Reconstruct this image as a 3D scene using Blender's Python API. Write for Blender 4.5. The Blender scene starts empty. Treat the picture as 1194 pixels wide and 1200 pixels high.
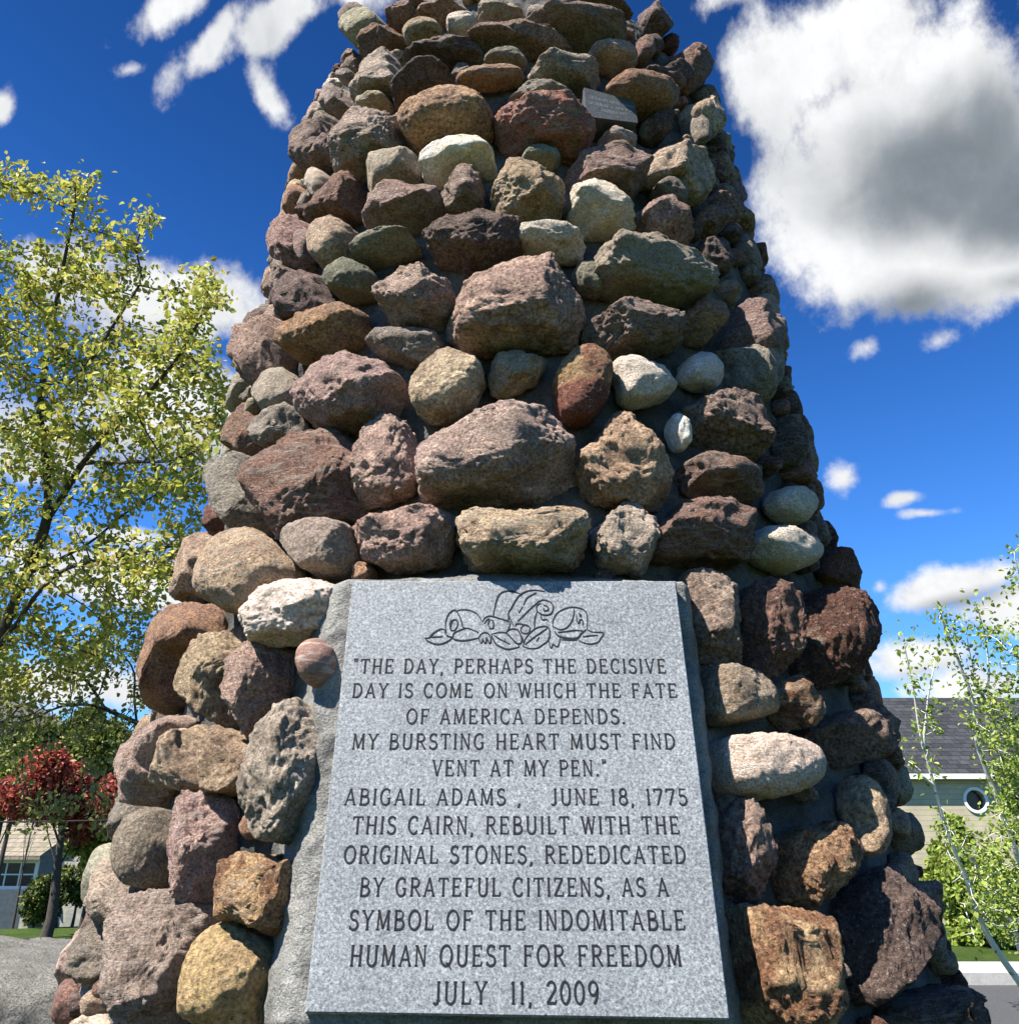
import bpy, math, random
import numpy as np
from math import radians as R
random.seed(7); RNG = np.random.RandomState(7)
scene = bpy.context.scene
COL = scene.collection

# ------------------------------------------------------------------ camera
F_PX, PITCH = 1000.0, R(22.0)
CAM = np.array([0.0, 0.0, 1.30])
cd = bpy.data.cameras.new('camera'); cam = bpy.data.objects.new('camera', cd); COL.objects.link(cam)
cam.location = CAM; cam.rotation_euler = (R(90) + PITCH, 0, 0)
cd.sensor_fit = 'HORIZONTAL'; cd.sensor_width = 36.0; cd.lens = 36.0 * F_PX / 1194.0
cd.clip_start = 0.05; cd.clip_end = 2000
scene.camera = cam

# ------------------------------------------------------------------ light
SUN_AZ, SUN_EL = R(234.0), R(55.0)      # measured clockwise from +Y, above horizon
sl = bpy.data.lights.new('sun', 'SUN'); sl.energy = 5.0; sl.angle = R(0.5); sl.color = (1.0, 0.955, 0.88)
so = bpy.data.objects.new('sun', sl); COL.objects.link(so)
so.rotation_euler = (R(90) - SUN_EL, 0, -SUN_AZ + R(180)); so.location = (-8, -8, 20)
scene.view_settings.view_transform = 'Standard'; scene.view_settings.look = 'None'
scene.view_settings.gamma = 1.0; scene.view_settings.exposure = 1.42
scene.cycles.diffuse_bounces = 1; scene.cycles.max_bounces = 6; scene.cycles.transmission_bounces = 4

# ------------------------------------------------------------------ node helper
class NT:
    def __init__(s, tree): s.t = tree; s.t.nodes.clear()
    def n(s, typ, **kw):
        nd = s.t.nodes.new(typ)
        for k, v in kw.items(): setattr(nd, k, v)
        return nd
    def l(s, a, b): s.t.links.new(a, b)
    def put(s, sock, v):
        if hasattr(v, 'is_linked') or hasattr(v, 'links'): s.l(v, sock)
        else: sock.default_value = v
    def math(s, op, a, b=None, c=None, clamp=False):
        m = s.n('ShaderNodeMath', operation=op, use_clamp=clamp)
        s.put(m.inputs[0], a)
        if b is not None: s.put(m.inputs[1], b)
        if c is not None: s.put(m.inputs[2], c)
        return m.outputs[0]
    def ss(s, x, a, b, c=0.0, d=1.0, kind='SMOOTHSTEP'):
        m = s.n('ShaderNodeMapRange', interpolation_type=kind)
        s.put(m.inputs[0], x)
        for i, v in enumerate((a, b, c, d)): s.put(m.inputs[i + 1], v)
        return m.outputs[0]
    def mix(s, f, a, b, mode='MIX'):
        m = s.n('ShaderNodeMix', data_type='RGBA', blend_type=mode)
        s.put(m.inputs[0], f); s.put(m.inputs[6], a); s.put(m.inputs[7], b)
        return m.outputs[2]
    def noise(s, vec, scale, detail=4.0, rough=0.55, dist=0.0):
        m = s.n('ShaderNodeTexNoise'); s.put(m.inputs['Vector'], vec)
        m.inputs['Scale'].default_value = scale; m.inputs['Detail'].default_value = detail
        m.inputs['Roughness'].default_value = rough; m.inputs['Distortion'].default_value = dist
        return m.outputs[0]

def c4(c): return (c[0], c[1], c[2], 1.0)

# ------------------------------------------------------------------ world: clear sky with spring clouds
def px_dir(px, py):
    x = (px - 597.0) / F_PX; y = (600.0 - py) / F_PX
    c, s = math.cos(PITCH), math.sin(PITCH)
    return np.array([x, c - y * s, s + y * c])
def az_el(px, py):
    d = px_dir(px, py); d = d / np.linalg.norm(d)
    return math.atan2(d[0], d[1]), math.asin(d[2])

world = bpy.data.worlds.new('World'); scene.world = world; world.use_nodes = True
w = NT(world.node_tree)
sky = w.n('ShaderNodeTexSky', sky_type='NISHITA'); sky.sun_disc = False
sky.sun_elevation = SUN_EL; sky.sun_rotation = SUN_AZ; sky.air_density = 1.5; sky.dust_density = 0.0; sky.ozone_density = 3.0
hsv = w.n('ShaderNodeHueSaturation'); hsv.inputs['Saturation'].default_value = 1.3; hsv.inputs['Value'].default_value = 1.0
w.l(sky.outputs[0], hsv.inputs['Color'])
skyc = w.mix(1.0, hsv.outputs[0], (0.52, 0.86, 1.45, 1), 'MULTIPLY')
tc = w.n('ShaderNodeTexCoord'); sep = w.n('ShaderNodeSeparateXYZ'); w.l(tc.outputs['Generated'], sep.inputs[0])
az = w.math('ARCTAN2', sep.outputs[0], sep.outputs[1]); el = w.math('ARCSINE', sep.outputs[2])
com = w.n('ShaderNodeCombineXYZ'); w.l(az, com.inputs[0]); w.l(el, com.inputs[1]); P0 = com.outputs[0]
wn = w.n('ShaderNodeTexNoise'); w.l(P0, wn.inputs['Vector']); wn.inputs['Scale'].default_value = 5.0; wn.inputs['Detail'].default_value = 1.5
ws = w.n('ShaderNodeVectorMath', operation='SUBTRACT'); w.l(wn.outputs['Color'], ws.inputs[0]); ws.inputs[1].default_value = (.5, .5, .5)
wm = w.n('ShaderNodeVectorMath', operation='MULTIPLY_ADD'); w.l(ws.outputs[0], wm.inputs[0]); wm.inputs[1].default_value = (.07, .07, 0); w.l(P0, wm.inputs[2])
P = wm.outputs[0]
nb = w.noise(P, 4.2, 9.0, 0.55, 0.15)
nf = w.noise(P0, 15.0, 12.0, 0.63, 0.0)
# (px, py, half width px, half height px, tilt deg, weight)
BLOBS = [(1010, 40, 170, 110, 0, 1.1), (1150, 300, 140, 90, 0, 1.2), (980, 250, 130, 120, 0, 1.1), (1060, 335, 120, 62, 0, 1.0), (1060, 150, 215, 185, 10, 1.35), (1130, 250, 190, 120, 0, 1.35), (1010, 320, 110, 70, 5, 1.0), (1060, 350, 60, 50, 0, .9),
         (905, 90, 60, 110, -15, .95), (1250, 330, 160, 40, 10, .9), (1340, 120, 200, 200, 0, 1.2),
         (1008, 410, 34, 22, -15, .60), (1100, 404, 50, 26, 5, .55), (985, 548, 34, 42, -30, .62), (1066, 587, 42, 16, 8, .62), (1092, 607, 40, 12, 4, .62),
         (1110, 694, 110, 34, -8, .95), (1042, 686, 26, 18, -15, .6), (1190, 720, 120, 40, 0, .9), (1070, 770, 120, 36, 5, .9), (1150, 800, 160, 40, 0, .8), (1000, 700, 40, 60, 0, .4),
         (205, -10, 95, 50, -40, .85), (250, 50, 75, 34, -48, .66), (325, 20, 90, 38, -30, .75), (322, 105, 48, 34, 20, .66), (148, 82, 46, 26, -30, .52), (200, 95, 50, 40, -70, .56), (390, -30, 80, 40, 0, .7),
         (0, 128, 26, 46, 5, .8), (850, -8, 60, 40, 0, .8),
         (200, 345, 170, 70, -6, 1.0), (60, 330, 100, 44, 0, .7), (200, 470, 130, 110, 0, .95), (60, 520, 120, 70, 0, .75), (150, 690, 190, 44, 0, 1.0), (60, 800, 210, 34, 0, .9), (-150, 500, 200, 200, 0, .8), (150, 640, 120, 20, 0, .7)]
def blob(bx, by, hw, hh, tilt, wt):
    a0, e0 = az_el(bx, by)
    k = abs(az_el(bx + hw, by)[0] - a0); h = abs(az_el(bx, by + hh)[1] - e0)
    m1 = w.n('ShaderNodeVectorMath', operation='SUBTRACT'); w.l(P, m1.inputs[0]); m1.inputs[1].default_value = (a0, e0, 0)
    m2 = w.n('ShaderNodeVectorRotate', rotation_type='Z_AXIS'); w.l(m1.outputs[0], m2.inputs['Vector']); m2.inputs['Angle'].default_value = R(tilt)
    m3 = w.n('ShaderNodeVectorMath', operation='MULTIPLY'); w.l(m2.outputs[0], m3.inputs[0]); m3.inputs[1].default_value = (1 / k, 1 / h, 0)
    m4 = w.n('ShaderNodeVectorMath', operation='LENGTH'); w.l(m3.outputs[0], m4.inputs[0])
    return w.ss(m4.outputs['Value'], 0.0, 1.25, wt, 0.0, 'LINEAR')
dens = None
for B in BLOBS:
    v = blob(*B); dens = v if dens is None else w.math('SMOOTH_MAX', dens, v, 0.12)
field = w.math('ADD', dens, w.math('MULTIPLY', w.math('SUBTRACT', nb, 0.5), 0.70))
field = w.math('ADD', field, w.math('MULTIPLY', w.math('SUBTRACT', nf, 0.5), 0.95))
mask = w.ss(field, 0.27, 0.62)
mask = w.math('MULTIPLY', mask, w.ss(dens, 0.0, 0.12))
GREY = [(1100, 190, 190, 125, 12, 1.35), (1190, 225, 170, 90, 0, 1.3), (1000, 210, 90, 60, -20, .7), (1065, 365, 130, 50, 0, 1.0), (1180, 330, 90, 36, 10, .6), (1120, 712, 110, 16, -6, .7), (1080, 785, 120, 16, 0, .5), (190, 380, 150, 40, 0, .5), (200, 530, 140, 50, 0, .6)]
gd = None
for (bx, by, hw, hh, tilt, wt) in GREY:
    v = blob(bx, by, hw, hh, tilt, wt); gd = v if gd is None else w.math('SMOOTH_MAX', gd, v, 0.15)
thick = w.math('ADD', gd, w.math('MULTIPLY', w.math('SUBTRACT', nb, 0.5), 1.5))
thick = w.math('ADD', thick, w.math('MULTIPLY', w.math('SUBTRACT', nf, 0.5), 0.7))
grey = w.ss(thick, 0.0, 0.95)
cl = w.mix(grey, (15.5, 15.7, 15.9, 1), (4.0, 4.6, 5.2, 1))
puff = w.ss(nf, 0.32, 0.68, 0.86, 1.08)
clm = w.n('ShaderNodeVectorMath', operation='SCALE'); w.l(cl, clm.inputs[0]); w.l(puff, clm.inputs['Scale'])
lift = w.n('ShaderNodeVectorMath', operation='SCALE'); w.l(skyc, lift.inputs[0]); w.l(w.ss(el, 0.05, 0.95, 2.5, 0.92), lift.inputs['Scale'])
final = w.mix(mask, lift.outputs[0], clm.outputs[0])
bg = w.n('ShaderNodeBackground'); bg.inputs['Strength'].default_value = 0.0235
w.l(final, bg.inputs['Color'])
wo = w.n('ShaderNodeOutputWorld'); w.l(bg.outputs[0], wo.inputs[0])

# ------------------------------------------------------------------ object helpers
def tag(o, label=None, cat=None, group=None, kind=None):
    if label: o['label'] = label
    if cat: o['category'] = cat
    if group: o['group'] = group
    if kind: o['kind'] = kind
    return o
def empty(name, loc=(0, 0, 0)):
    o = bpy.data.objects.new(name, None); o.location = loc; o.empty_display_size = 0.2; COL.objects.link(o); return o
def mesh_obj(name, V, faces, mat, parent=None, smooth=True, attrs=None):
    """V (n,3) array in world space; faces = list of int arrays, each (m,k)."""
    V = np.asarray(V, dtype=np.float64)
    me = bpy.data.meshes.new(name)
    fl = [np.asarray(f, dtype=np.int32) for f in (faces if isinstance(faces, list) else [faces])]
    fl = [f for f in fl if f.size]
    nl = sum(f.size for f in fl); npoly = sum(len(f) for f in fl)
    me.vertices.add(len(V)); me.vertices.foreach_set('co', V.astype(np.float32).ravel())
    me.loops.add(nl); me.polygons.add(npoly)
    me.loops.foreach_set('vertex_index', np.concatenate([f.ravel() for f in fl]))
    tot = np.concatenate([np.full(len(f), f.shape[1], np.int32) for f in fl])
    st = np.concatenate([[0], np.cumsum(tot)[:-1]]).astype(np.int32)
    me.polygons.foreach_set('loop_start', st); me.polygons.foreach_set('loop_total', tot)
    me.update(calc_edges=True); me.validate()
    me.polygons.foreach_set('use_smooth', np.full(len(me.polygons), bool(smooth)))
    for k, a in (attrs or {}).items():
        at = me.attributes.new(k, 'FLOAT_COLOR', 'POINT'); at.data.foreach_set('color', np.asarray(a, np.float32).ravel())
    me.materials.append(mat)
    o = bpy.data.objects.new(name, me); COL.objects.link(o)
    if parent is not None:
        o.parent = parent
        off = np.zeros(3); q = parent
        while q is not None: off += np.array(q.location); q = q.parent
        me.vertices.foreach_set('co', (V - off).astype(np.float32).ravel()); me.update()
    return o
class MB:
    """collects quads / tris of boxes, prisms, tubes"""
    def __init__(s): s.v = []; s.q = []; s.t = []; s.n = 0
    def add(s, V, quads=(), tris=()):
        V = np.asarray(V, float)
        if len(quads): s.q.append(np.asarray(quads, np.int32) + s.n)
        if len(tris): s.t.append(np.asarray(tris, np.int32) + s.n)
        s.v.append(V); s.n += len(V)
    def box(s, lo, hi):
        x0, y0, z0 = lo; x1, y1, z1 = hi
        s.hexa([(x0, y0, z0), (x1, y0, z0), (x1, y1, z0), (x0, y1, z0), (x0, y0, z1), (x1, y0, z1), (x1, y1, z1), (x0, y1, z1)])
    def hexa(s, v):
        s.add(v, [(0, 3, 2, 1), (4, 5, 6, 7), (0, 1, 5, 4), (1, 2, 6, 5), (2, 3, 7, 6), (3, 0, 4, 7)])
    def tube(s, pts, rad, sides=6):
        pts = np.asarray(pts, float); n = len(pts); rad = np.broadcast_to(rad, (n,))
        t = np.gradient(pts, axis=0); t /= np.linalg.norm(t, axis=1)[:, None] + 1e-9
        ref = np.array([0.31, 0.83, 0.47]); a = np.cross(t, ref); a /= np.linalg.norm(a, axis=1)[:, None] + 1e-9
        b = np.cross(t, a); ang = np.arange(sides) * 2 * math.pi / sides
        V = pts[:, None] + rad[:, None, None] * (np.cos(ang)[None, :, None] * a[:, None] + np.sin(ang)[None, :, None] * b[:, None])
        i = np.arange(n - 1)[:, None] * sides; j = np.arange(sides)[None]; k = (j + 1) % sides
        q = np.stack([i + j, i + k, i + sides + k, i + sides + j], -1).reshape(-1, 4)
        V = V.reshape(-1, 3); s.add(V, q)
    def build(s, name, mat, parent=None, smooth=False, attrs=None):
        return mesh_obj(name, np.concatenate(s.v), [np.concatenate(x) for x in (s.q, s.t) if x], mat, parent, smooth, attrs)

# ------------------------------------------------------------------ numpy gradient noise
_perm = RNG.permutation(512); _perm = np.concatenate([_perm, _perm, _perm])
_g = RNG.normal(size=(512, 3)); _g /= np.linalg.norm(_g, axis=1)[:, None]
def gnoise(p):
    p = np.asarray(p, float); i = np.floor(p).astype(int); f = p - i; i &= 511
    u = f * f * f * (f * (f * 6 - 15) + 10); out = 0
    for dx in (0, 1):
        wx = u[:, 0] if dx else 1 - u[:, 0]
        for dy in (0, 1):
            wy = u[:, 1] if dy else 1 - u[:, 1]
            for dz in (0, 1):
                wz = u[:, 2] if dz else 1 - u[:, 2]
                h = _perm[_perm[_perm[(i[:, 0] + dx) & 511] + ((i[:, 1] + dy) & 511)] + ((i[:, 2] + dz) & 511)]
                g = _g[h & 511]
                out = out + wx * wy * wz * (g[:, 0] * (f[:, 0] - dx) + g[:, 1] * (f[:, 1] - dy) + g[:, 2] * (f[:, 2] - dz))
    return out
def fbm(p, octv=4, gain=0.55):
    a, s, o = 1.0, 1.0, 0
    for k in range(octv): o = o + a * gnoise(p * s + k * 17.3); a *= gain; s *= 2.03
    return o

def project(Pw):
    r = np.asarray(Pw, float) - CAM; c, s = math.cos(PITCH), math.sin(PITCH)
    yc = -s * r[..., 1] + c * r[..., 2]; zc = c * r[..., 1] + s * r[..., 2]
    return np.stack([597 + F_PX * r[..., 0] / zc, 600 - F_PX * yc / zc], -1)
def at_depth(px, py, dep): return CAM + px_dir(px, py) * dep
def at_y(px, py, Y): d = px_dir(px, py); return CAM + d * (Y / d[1])

# ------------------------------------------------------------------ materials
def new_mat(name):
    m = bpy.data.materials.new(name); m.use_nodes = True; return m, NT(m.node_tree)
def finish(nt, col, rough=0.85, height=None, bstr=0.5, bdist=0.01, spec=0.3, extra=None):
    b = nt.n('ShaderNodeBsdfPrincipled'); nt.put(b.inputs['Base Color'], col); nt.put(b.inputs['Roughness'], rough)
    b.inputs['Specular IOR Level'].default_value = spec
    if height is not None:
        bp = nt.n('ShaderNodeBump'); nt.put(bp.inputs['Strength'], bstr); bp.inputs['Distance'].default_value = bdist
        nt.l(height, bp.inputs['Height']); nt.l(bp.outputs[0], b.inputs['Normal'])
    o = nt.n('ShaderNodeOutputMaterial'); nt.l(b.outputs[0], o.inputs[0]); return b

def mat_stone():
    m, t = new_mat('fieldstone'); tc = t.n('ShaderNodeTexCoord').outputs['Object']
    a = t.n('ShaderNodeAttribute', attribute_name='tone'); b = t.n('ShaderNodeAttribute', attribute_name='tone2')
    g = a.outputs['Alpha']; kind = b.outputs['Alpha']            # grain strength; kind of rock 0..1
    vs = t.n('ShaderNodeVectorMath', operation='SCALE'); t.l(tc, vs.inputs[0]); t.l(t.ss(kind, 0, 1, 0.62, 1.45, 'LINEAR'), vs.inputs['Scale']); tv = vs.outputs[0]
    f = t.ss(t.noise(tv, 12.0, 6.0, 0.68, 0.7), 0.42, 0.60)
    col = t.mix(f, a.outputs['Color'], b.outputs['Color'])
    big = t.ss(t.noise(tv, 28.0, 6.0, 0.7), 0.3, 0.7, 0.70, 1.30, 'LINEAR')
    mid = t.ss(t.noise(tv, 135.0, 5.0, 0.74), 0.35, 0.65, 0.30, 1.64, 'LINEAR')
    k = t.math('MULTIPLY', big, mid)
    k = t.math('ADD', t.math('MULTIPLY', k, g), t.math('SUBTRACT', 1.0, g))
    cs = t.n('ShaderNodeVectorMath', operation='SCALE'); t.l(col, cs.inputs[0]); t.l(k, cs.inputs['Scale'])
    # banded rock: some stones carry strata
    mp = t.n('ShaderNodeMapping'); t.l(tc, mp.inputs[0]); mp.inputs['Scale'].default_value = (1.0, 1.6, 6.0); mp.inputs['Rotation'].default_value = (.5, .35, .2)
    st = t.noise(mp.outputs[0], 16.0, 5.0, 0.6, 0.4)
    band = t.math('MULTIPLY', t.ss(kind, 0.66, 0.74), t.ss(st, 0.50, 0.62))
    colb = t.mix(t.math('MULTIPLY', band, 0.45), cs.outputs[0], (0.52, 0.46, 0.40, 1))
    # pale feldspar and lichen flecks, dark mineral grains
    fl = t.ss(t.noise(tv, 190.0, 3.0, 0.65), 0.60, 0.68)
    col2 = t.mix(t.math('MULTIPLY', t.math('MULTIPLY', fl, g), 0.55), colb, (0.68, 0.62, 0.55, 1))
    lich = t.math('MULTIPLY', t.ss(t.noise(tc, 9.0, 8.0, 0.72), 0.60, 0.66), t.ss(kind, 0.30, 0.22))
    col2 = t.mix(t.math('MULTIPLY', lich, 0.40), col2, (0.46, 0.47, 0.38, 1))
    dk = t.ss(t.noise(tv, 130.0, 4.0, 0.72), 0.40, 0.33)
    col3 = t.mix(t.math('MULTIPLY', t.math('MULTIPLY', dk, g), 0.75), col2, (0.03, 0.025, 0.024, 1))
    h1 = t.noise(tv, 34.0, 10.0, 0.74); h2 = t.noise(tv, 120.0, 6.0, 0.74)
    h = t.math('ADD', t.math('MULTIPLY', h1, 1.2), t.math('MULTIPLY', h2, 0.9))
    h = t.math('ADD', h, t.math('MULTIPLY', band, 0.12))
    finish(t, col3, 0.88, h, g, 0.030, 0.25)
    return m
def mat_mortar():
    m, t = new_mat('mortar'); tc = t.n('ShaderNodeTexCoord').outputs['Object']
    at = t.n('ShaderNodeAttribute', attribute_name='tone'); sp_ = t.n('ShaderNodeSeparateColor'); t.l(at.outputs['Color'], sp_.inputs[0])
    gap_shade = t.mix(t.ss(t.noise(tc, 6.0, 6.0, .6), .35, .65), (0.055, 0.053, 0.050, 1), (0.155, 0.148, 0.135, 1))      # mortar between stones, the deep shade of the gaps put into its colour
    new = t.mix(t.ss(t.noise(tc, 9.0, 6.0, .65), .35, .65), (0.19, 0.185, 0.172, 1), (0.33, 0.32, 0.295, 1))         # same mortar round the plaque, painted paler as the sunlit part
    col = t.mix(sp_.outputs[0], gap_shade, new)
    sp = t.ss(t.noise(tc, 220.0, 4.0, .7), .3, .7, .55, 1.40, 'LINEAR')
    cs = t.n('ShaderNodeVectorMath', operation='SCALE'); t.l(col, cs.inputs[0]); t.l(sp, cs.inputs['Scale'])
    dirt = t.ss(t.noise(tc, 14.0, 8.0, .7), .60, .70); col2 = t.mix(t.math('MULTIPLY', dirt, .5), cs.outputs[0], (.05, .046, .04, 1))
    h = t.math('ADD', t.noise(tc, 45.0, 9.0, .7), t.math('MULTIPLY', t.noise(tc, 200.0, 3.0), .35))
    finish(t, col2, .92, h, .9, .022, .2); return m
def mat_granite(name='blue_grey_granite', dark=.60):
    m, t = new_mat(name); tc = t.n('ShaderNodeTexCoord').outputs['Object']
    n1 = t.noise(tc, 190.0, 3.0, .75); n2 = t.noise(tc, 420.0, 2.0, .6); n3 = t.noise(tc, 5.0, 3.0, .5)
    r = t.n('ShaderNodeValToRGB'); e = r.color_ramp.elements
    e[0].position = .32; e[0].color = (0.05 * dark, 0.06 * dark, 0.075 * dark, 1)
    e[1].position = .70; e[1].color = (0.78 * dark, 0.81 * dark, 0.83 * dark, 1)
    k = r.color_ramp.elements.new(.43); k.color = (0.21 * dark, 0.225 * dark, 0.243 * dark, 1)
    k = r.color_ramp.elements.new(.54); k.color = (0.395 * dark, 0.415 * dark, 0.432 * dark, 1)
    t.l(t.math('ADD', t.math('MULTIPLY', n1, .68), t.math('MULTIPLY', n2, .32)), r.inputs[0])
    cs = t.n('ShaderNodeVectorMath', operation='SCALE'); t.l(r.outputs[0], cs.inputs[0]); t.l(t.ss(n3, .3, .7, .86, 1.12, 'LINEAR'), cs.inputs['Scale'])
    finish(t, cs.outputs[0], .62, n2, .12, .002, .4); return m
def mat_plain(name, c, rough=.8, nscale=20.0, var=.25, bump=.3, bdist=.01, c2=None):
    m, t = new_mat(name); tc = t.n('ShaderNodeTexCoord').outputs['Object']
    n = t.noise(tc, nscale, 6.0, .65)
    if c2 is None: c2 = tuple(min(1, x * (1 + var)) for x in c); c = tuple(x * (1 - var) for x in c)
    col = t.mix(t.ss(n, .35, .65), c4(c), c4(c2))
    finish(t, col, rough, t.noise(tc, nscale * 4, 6.0, .65), bump, bdist, .3); return m
def mat_leaf(name, trans=.35):
    m, t = new_mat(name); a = t.n('ShaderNodeAttribute', attribute_name='tone')
    b = t.n('ShaderNodeBsdfPrincipled'); t.l(a.outputs['Color'], b.inputs['Base Color']); b.inputs['Roughness'].default_value = .55
    b.inputs['Specular IOR Level'].default_value = .35
    tr = t.n('ShaderNodeBsdfTranslucent'); t.l(a.outputs['Color'], tr.inputs[0])
    mx = t.n('ShaderNodeMixShader'); mx.inputs[0].default_value = trans; t.l(b.outputs[0], mx.inputs[1]); t.l(tr.outputs[0], mx.inputs[2])
    o = t.n('ShaderNodeOutputMaterial'); t.l(mx.outputs[0], o.inputs[0]); return m
def mat_bark(name, c1, c2, zs=8.0):
    m, t = new_mat(name); tc = t.n('ShaderNodeTexCoord').outputs['Object']
    mp = t.n('ShaderNodeMapping'); t.l(tc, mp.inputs[0]); mp.inputs['Scale'].default_value = (1, 1, zs / 20)
    n = t.noise(mp.outputs[0], 60.0, 5.0, .7); col = t.mix(t.ss(n, .38, .6), c4(c1), c4(c2)); finish(t, col, .9, n, .6, .01, .2); return m
def mat_birch():
    m, t = new_mat('birch_bark'); tc = t.n('ShaderNodeTexCoord').outputs['Object']
    mp = t.n('ShaderNodeMapping'); t.l(tc, mp.inputs[0]); mp.inputs['Scale'].default_value = (.25, .25, 1)
    n = t.noise(mp.outputs[0], 26.0, 4.0, .7); col = t.mix(t.ss(n, .60, .68), (.62, .60, .55, 1), (.05, .045, .04, 1)); finish(t, col, .8, n, .3, .01); return m
def mat_shingle(name, c1, c2, sx, sz):
    m, t = new_mat(name); tc = t.n('ShaderNodeTexCoord').outputs['UV']
    tc = t.n('ShaderNodeTexCoord').outputs['Object']
    mp = t.n('ShaderNodeMapping'); t.l(tc, mp.inputs[0]); mp.inputs['Rotation'].default_value = (R(90), 0, 0)
    br = t.n('ShaderNodeTexBrick'); t.l(mp.outputs[0], br.inputs['Vector']); br.inputs['Color1'].default_value = c4(c1); br.inputs['Color2'].default_value = c4(c2)
    br.inputs['Mortar'].default_value = c4(tuple(x * .35 for x in c1)); br.inputs['Scale'].default_value = 1.0
    br.inputs['Brick Width'].default_value = sx; br.inputs['Row Height'].default_value = sz; br.inputs['Mortar Size'].default_value = sz * .06
    n = t.ss(t.noise(tc, 9.0, 6.0, .7), .3, .7, .65, 1.35, 'LINEAR')
    cs = t.n('ShaderNodeVectorMath', operation='SCALE'); t.l(br.outputs[0], cs.inputs[0]); t.l(n, cs.inputs['Scale'])
    finish(t, cs.outputs[0], .9, br.outputs['Fac'], -.6, .02, .2); return m
M_STONE, M_MORTAR, M_GRANITE = mat_stone(), mat_mortar(), mat_granite()
M_LETTER = mat_plain('dark_engraving_paint', (.012, .012, .014), .8, 200, .25, .2, .001)

# ================================================================== GROUND
def ground_z(x, y):
    d = np.sqrt(x * x + y * y)
    z = -1.9 * np.clip((d - 20) / 22, 0, 1) ** 1.3 * np.clip((y + 10) / 30, 0, 1) - 8.0 * np.clip((d - 60) / 260, 0, 1)
    bump = 0.05 * np.sin(x * .7 + 1) * np.cos(y * .55) * np.clip((d - 4) / 6, 0, 1) * (np.abs(y - 9) > 3.6)
    return z + bump
def build_ground():
    r = np.concatenate([[0], np.geomspace(.6, 700, 110)]); th = np.linspace(0, 2 * math.pi, 161)[:-1]
    X = (r[:, None] * np.sin(th)).ravel(); Y = (r[:, None] * np.cos(th)).ravel() + 0
    V = np.stack([X, Y, ground_z(X, Y)], 1); n = len(th)
    i = np.arange(len(r) - 1)[:, None] * n; j = np.arange(n)[None]; k = (j + 1) % n
    q = np.stack([i + j, i + n + j, i + n + k, i + k], -1).reshape(-1, 4)
    m, t = new_mat('lawn'); tc = t.n('ShaderNodeTexCoord').outputs['Object']
    c = t.mix(t.ss(t.noise(tc, 1.3, 6.0, .65), .35, .65), (.055, .10, .016, 1), (.10, .15, .028, 1))
    c = t.mix(t.ss(t.noise(tc, 26.0, 4.0, .7), .35, .68), c, (.035, .06, .012, 1))
    finish(t, c, .95, t.noise(tc, 30.0, 6.0, .8), 1.0, .06, .1)
    tag(mesh_obj('ground', V, [q], m), kind='structure')
build_ground()
def sheet(name, x0, x1, y0, y1, z0, h, mat):
    b = MB(); b.box((x0, y0, z0), (x1, y1, h)); return tag(b.build(name, mat), kind='structure')
M_ASPH = mat_plain('asphalt', (.06, .06, .062), .9, 60, .22, .5, .006)
M_CONC = mat_plain('concrete', (.38, .37, .35), .85, 30, .12, .3, .004)
sheet('road', -80, 80, 7.3, 10.45, -.3, .012, M_ASPH)
sheet('kerb', -80, 80, 10.45, 10.62, -.3, .13, M_CONC)
sheet('pavement', -80, 80, 10.62, 11.55, -.3, .126, M_CONC)

# ================================================================== CAIRN
AX, DY = 0.024, 2.906
R0, TA = 1.232 - 0.128, 0.1096           # mortar cone: radius at eye height, taper
ZT = 4.3                                 # top of the wall
cairn = tag(empty('stone_cairn', (AX, DY, 0)), 'tall tapering round cairn of mixed brown, purple and tan fieldstones set in grey mortar', 'cairn')
def r_mortar(z):
    zr = z - CAM[2]
    return R0 - TA * zr + 0.08 * np.clip((1.25 - z) / .9, 0, 1) + 0.03 * np.clip((z - 2.2) / .8, 0, 1)
# plaque plane from three points
PT, PB = at_depth(603, 680, 1.852), at_depth(606, 1192.5, 1.403)
PU = np.array([1.0, 0, 0]); PV = PT - PB; PV -= PU * PV[0]; PH = np.linalg.norm(PV); PV /= PH
PN = np.cross(PU, PV)                    # points to the camera
PN = PN if PN[1] < 0 else -PN
PO = (PT + PB) / 2
def on_plaque(px, py):
    d = px_dir(px, py); t = np.dot(PO - CAM, PN) / np.dot(d, PN); p = CAM + d * t - PO
    return np.array([np.dot(p, PU), np.dot(p, PV)])
def plaque_pt(uv, h=0.0): return PO + PU * uv[0] + PV * uv[1] + PN * h
CORN = np.array([on_plaque(*p) for p in ((357, 1188), (856, 1196), (792, 680.5), (413, 680.5))])
PW2, PH2 = 0.36, PH / 2
def bed_shift(P):
    """how far (along PN) mortar is built up around the plaque"""
    rel = P - PO; a = rel @ PU; b = rel @ PV; c = rel @ PN
    side = np.clip(.5 + a / .7, 0, 1); gap = -0.016 - 0.016 * side - (0.006 + 0.044 * side) * np.clip((PH2 - b) / (2 * PH2), 0, 1)
    wt = (1 - np.clip((np.abs(a) - PW2 - .01) / np.where(a < 0, .15, .06), 0, 1)) * (1 - np.clip((np.abs(b) - PH2 - .005) / .07, 0, 1))
    wt = wt * wt * (3 - 2 * wt)
    return np.clip(gap - c, 0, None) * wt * (rel[:, 1] < .6)

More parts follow.
